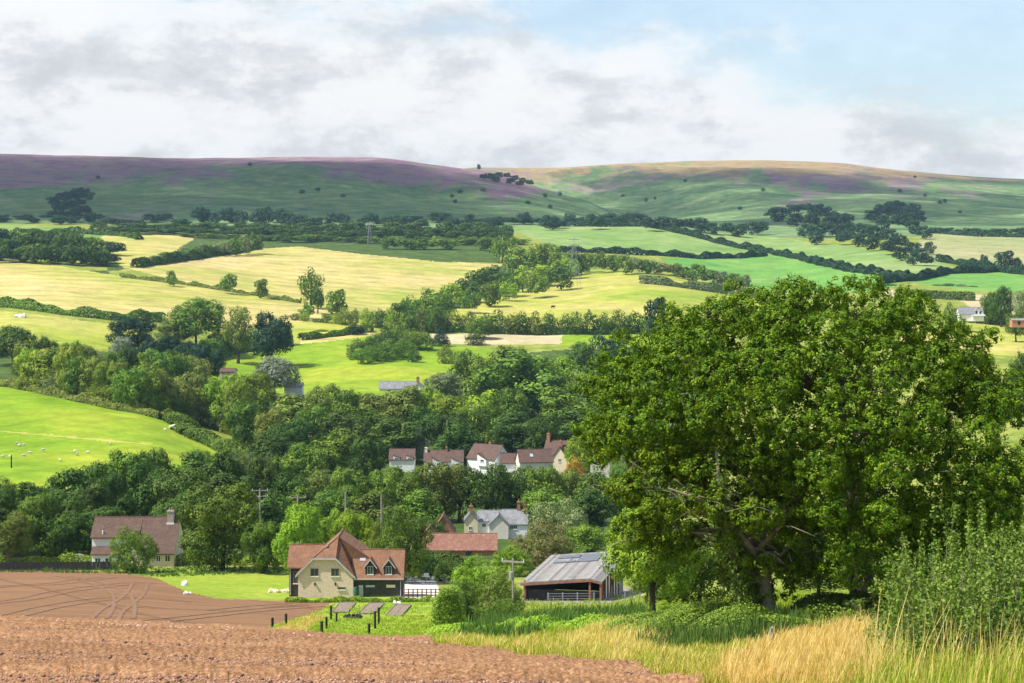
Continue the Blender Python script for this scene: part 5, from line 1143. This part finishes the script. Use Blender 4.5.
# sheep and cattle
def animal(name, s, mat, label, group, cat):
    mb = MB(); mb.ball((0,0,.62*s), (.58*s,.25*s,.27*s), 10, 7, .04).ball((.62*s,0,.80*s), (.19*s,.1*s,.12*s), 7, 5).ball((.45*s,0,.72*s), (.2*s,.13*s,.16*s), 7, 5).ball((-.5*s,0,.62*s), (.15*s,.2*s,.2*s), 6, 5)
    for x in (-.38, .36):
        for y in (-.13, .13): mb.tube([(x*s,y*s,.5*s),(x*s+.01,y*s,.25*s),(x*s,y*s,-.02)], [.08*s,.05*s,.04*s], 5)
    for y in (-.12, .12): mb.ball((.55*s,y*s,.88*s), (.04*s,.08*s,.03*s), 5, 4)
    mb.tube([(-.62*s,0,.72*s),(-.7*s,0,.45*s)], [.04*s,.02*s], 4)
    return tag(mb.build(name, M[mat], smooth=True), label, cat, group)
sh = animal('sheep', .85, 'wool', 'white sheep grazing on the bright green pasture at the left', 'sheep on the bright pasture', 'sheep')
for i, (px, row) in enumerate([(17,444),(19,446),(24,445.5),(43,451),(30,453.5),(75,452.5),(77,455),(88,453.5),(24,457),(3,457.5),(10,458),(60,461),(110,445),(165,431.5)]):
    o = sh if i == 0 else copy_tree(sh); x, y = hit(px, row, 330, 720); o.location = (x, y, gz(x, y)); o.rotation_euler.z = random.uniform(0, 6.28); s = random.uniform(.9, 1.15); o.scale = (s, s, s)
    if px == 165: o['label'] = 'lone white sheep beside the field shelter'; del o['group']
for px, row, lb in ((553,309,'dark cow standing in the sunlit pasture below the diagonal belt'),):
    o = animal('cow', 2.1, 'hide', lb, None, 'cow'); x, y = hit(px, row, 1000, 1300); o.location = (x, y, gz(x, y)); o.rotation_euler.z = .3
HAZE = .5e-4; EXPO = .65
# ------------------------------------------------------------------ clouds casting shade on the moor
ELEV, SUNX, SUNY = R(54), -.95, -.30
sl = math.hypot(SUNX, SUNY); SD = Vector((SUNX/sl*math.cos(ELEV), SUNY/sl*math.cos(ELEV), math.sin(ELEV)))
m_, nt_, out_ = nm('cloud'); df = nt_.nodes.new('ShaderNodeBsdfDiffuse'); df.inputs[0].default_value = (.85,.85,.85,1); tr_ = nt_.nodes.new('ShaderNodeBsdfTransparent')
mx_ = nt_.nodes.new('ShaderNodeMixShader'); mx_.inputs[0].default_value = .19; nt_.links.new(tr_.outputs[0], mx_.inputs[1]); nt_.links.new(df.outputs[0], mx_.inputs[2]); nt_.links.new(mx_.outputs[0], out_.inputs[0]); M['cloud'] = m_   # thin, half see-through vapour
def cloud(px0, row0, px1, row1, d0, d1, label, n=46, seed=1, k=1.0):
    """a cumulus whose shade falls on that stretch of the hills"""
    r = random.Random(seed); mb = MB(); st = random.getstate(); random.seed(seed)
    x0, y0 = hit(px0, row1, 1500, d1); pts = []
    for i in range(n):
        px = r.uniform(px0, px1); row = r.uniform(row0, row1); x, y = hit(px, row, d0, d1); k_ = 1+r.uniform(0, .1 if y > 2700 and x < 0 else 0); x, y = x*k_, y*k_
        g = Vector((x, y, gz(x, y))); q = g+SD*((760-g.z)/SD.z); a = r.uniform(60, 120)*k
        mb.ball((q.x, q.y, q.z+r.uniform(0, 40)), (a, a*r.uniform(.7, 1.1), a*.42), 12, 8, .12)
    random.setstate(st)
    o = mb.build('cloud', M['cloud'], smooth=True); return tag(o, label, 'cloud', kind='structure')
cloud(-200,158,200,218,1990,3080,'cumulus cloud over the left moor', 130, 2)
cloud(180,160,430,218,1990,3080,'cumulus cloud over the middle moor', 84, 3, .9)
cloud(400,180,620,222,1990,2860,'cumulus cloud over the moor spur', 50, 4, .75)
cloud(600,172,1100,226,2000,3600,'cumulus cloud over the right moor', 120, 5, .9)

# ------------------------------------------------------------------ sky, sun, air, camera
w = bpy.data.worlds.new('World'); bpy.context.scene.world = w; w.use_nodes = True; nt = w.node_tree; nt.nodes.clear()
out = nt.nodes.new('ShaderNodeOutputWorld'); sky = nt.nodes.new('ShaderNodeTexSky'); sky.sky_type = 'NISHITA'; sky.sun_disc = False
sky.sun_elevation = ELEV; sky.sun_rotation = math.atan2(SD.x, SD.y); sky.altitude = 150; sky.dust_density = 1.2; sky.ozone_density = 1.5
bg = nt.nodes.new('ShaderNodeBackground'); bg.inputs[1].default_value = .12; nt.links.new(sky.outputs[0], bg.inputs[0])
tc = nt.nodes.new('ShaderNodeTexCoord').outputs['Generated']
sx = nt.nodes.new('ShaderNodeSeparateXYZ'); nt.links.new(tc, sx.inputs[0])
def mth(op, x, y=0., z=0.):
    n = nt.nodes.new('ShaderNodeMath'); n.operation = op
    for i, q in enumerate((x, y, z)):
        if hasattr(q, 'links'): nt.links.new(q, n.inputs[i])
        else: n.inputs[i].default_value = q
    return n.outputs[0]
v = mapping(nt, tc, (1, 1, 2.2))
vb = nt.nodes.new('ShaderNodeVectorMath'); vb.operation = 'ADD'; vb.inputs[1].default_value = (.35, .1, .55); nt.links.new(v, vb.inputs[0]); v = vb.outputs[0]
n1 = noise(nt, v, 10, 12, .62, .1); n2 = noise(nt, v, 3.4, 4, .5, .2); n3 = noise(nt, v, 15., 12, .66, .1)
clear = mth('SUBTRACT', mth('ADD', sx.outputs['Z'], mth('MULTIPLY', sx.outputs['X'], .17)), .124)
dens = mth('ADD', mth('MULTIPLY_ADD', n2, .7, mth('MULTIPLY', n1, .75)), mth('MULTIPLY', mth('MAXIMUM', mth('MULTIPLY', clear, -1), -.05), 4.2))
high = nt.nodes.new('ShaderNodeMapRange'); high.inputs[1].default_value = .13; high.inputs[2].default_value = .4; high.inputs[3].default_value = 0; high.inputs[4].default_value = -.16
nt.links.new(sx.outputs['Z'], high.inputs[0]); dens = mth('ADD', dens, high.outputs[0])
fac = ramp(nt, dens, [(.60, (.20,.20,.20)), (.70, (.8,.8,.8)), (.82, (1,1,1))])
tone = ramp(nt, mth('ADD', mth('MULTIPLY', n3, .62), mth('MULTIPLY', n1, .38)), [(.40, (.69,.705,.735)), (.455, (.80,.81,.83)), (.50, (.94,.945,.95)), (.54, (1.0,1.0,1.0))])
cb = nt.nodes.new('ShaderNodeBackground'); nt.links.new(tone, cb.inputs[0]); cb.inputs[1].default_value = .64
pale = mixc(nt, .0, sky.outputs[0], (1,1,1))
mx = nt.nodes.new('ShaderNodeMixShader'); nt.links.new(fac, mx.inputs[0]); nt.links.new(bg.outputs[0], mx.inputs[1]); nt.links.new(cb.outputs[0], mx.inputs[2]); nt.links.new(mx.outputs[0], out.inputs[0])

ld = bpy.data.lights.new('sun', 'SUN'); ld.energy = 4.6; ld.angle = R(.53); ld.color = (1, .95, .86)
lo = bpy.data.objects.new('sun', ld); C.objects.link(lo); lo.rotation_euler = SD.to_track_quat('Z', 'Y').to_euler(); lo.location = (-200, -100, 400)

m, nt2, out2 = nm('air'); pv = nt2.nodes.new('ShaderNodeVolumePrincipled'); pv.inputs['Density'].default_value = HAZE
pv.inputs['Color'].default_value = (.50, .76, 1, 1); pv.inputs['Anisotropy'].default_value = .2; nt2.links.new(pv.outputs[0], out2.inputs['Volume'])
hz = MB().box(-5200, 7000, -60, 6600, -72, 230).build('haze', m); hz['kind'] = 'stuff'

cd = bpy.data.cameras.new('camera'); cd.sensor_width = 36; cd.lens = 36*F/1024; cd.clip_start = .5; cd.clip_end = 20000
co = bpy.data.objects.new('camera', cd); C.objects.link(co); co.rotation_euler = (R(90)-PITCH, 0, 0); bpy.context.scene.camera = co
sc = bpy.context.scene
sc.render.engine = 'CYCLES'; sc.cycles.max_bounces = 5; sc.cycles.diffuse_bounces = 3; sc.cycles.glossy_bounces = 1; sc.cycles.transmission_bounces = 4; sc.cycles.volume_bounces = 0; sc.cycles.transparent_max_bounces = 40
sc.cycles.use_denoising = True; sc.cycles.sample_clamp_indirect = 4
sc.view_settings.view_transform = 'Standard'; sc.view_settings.look = 'None'; sc.view_settings.gamma = 1; sc.view_settings.exposure = EXPO
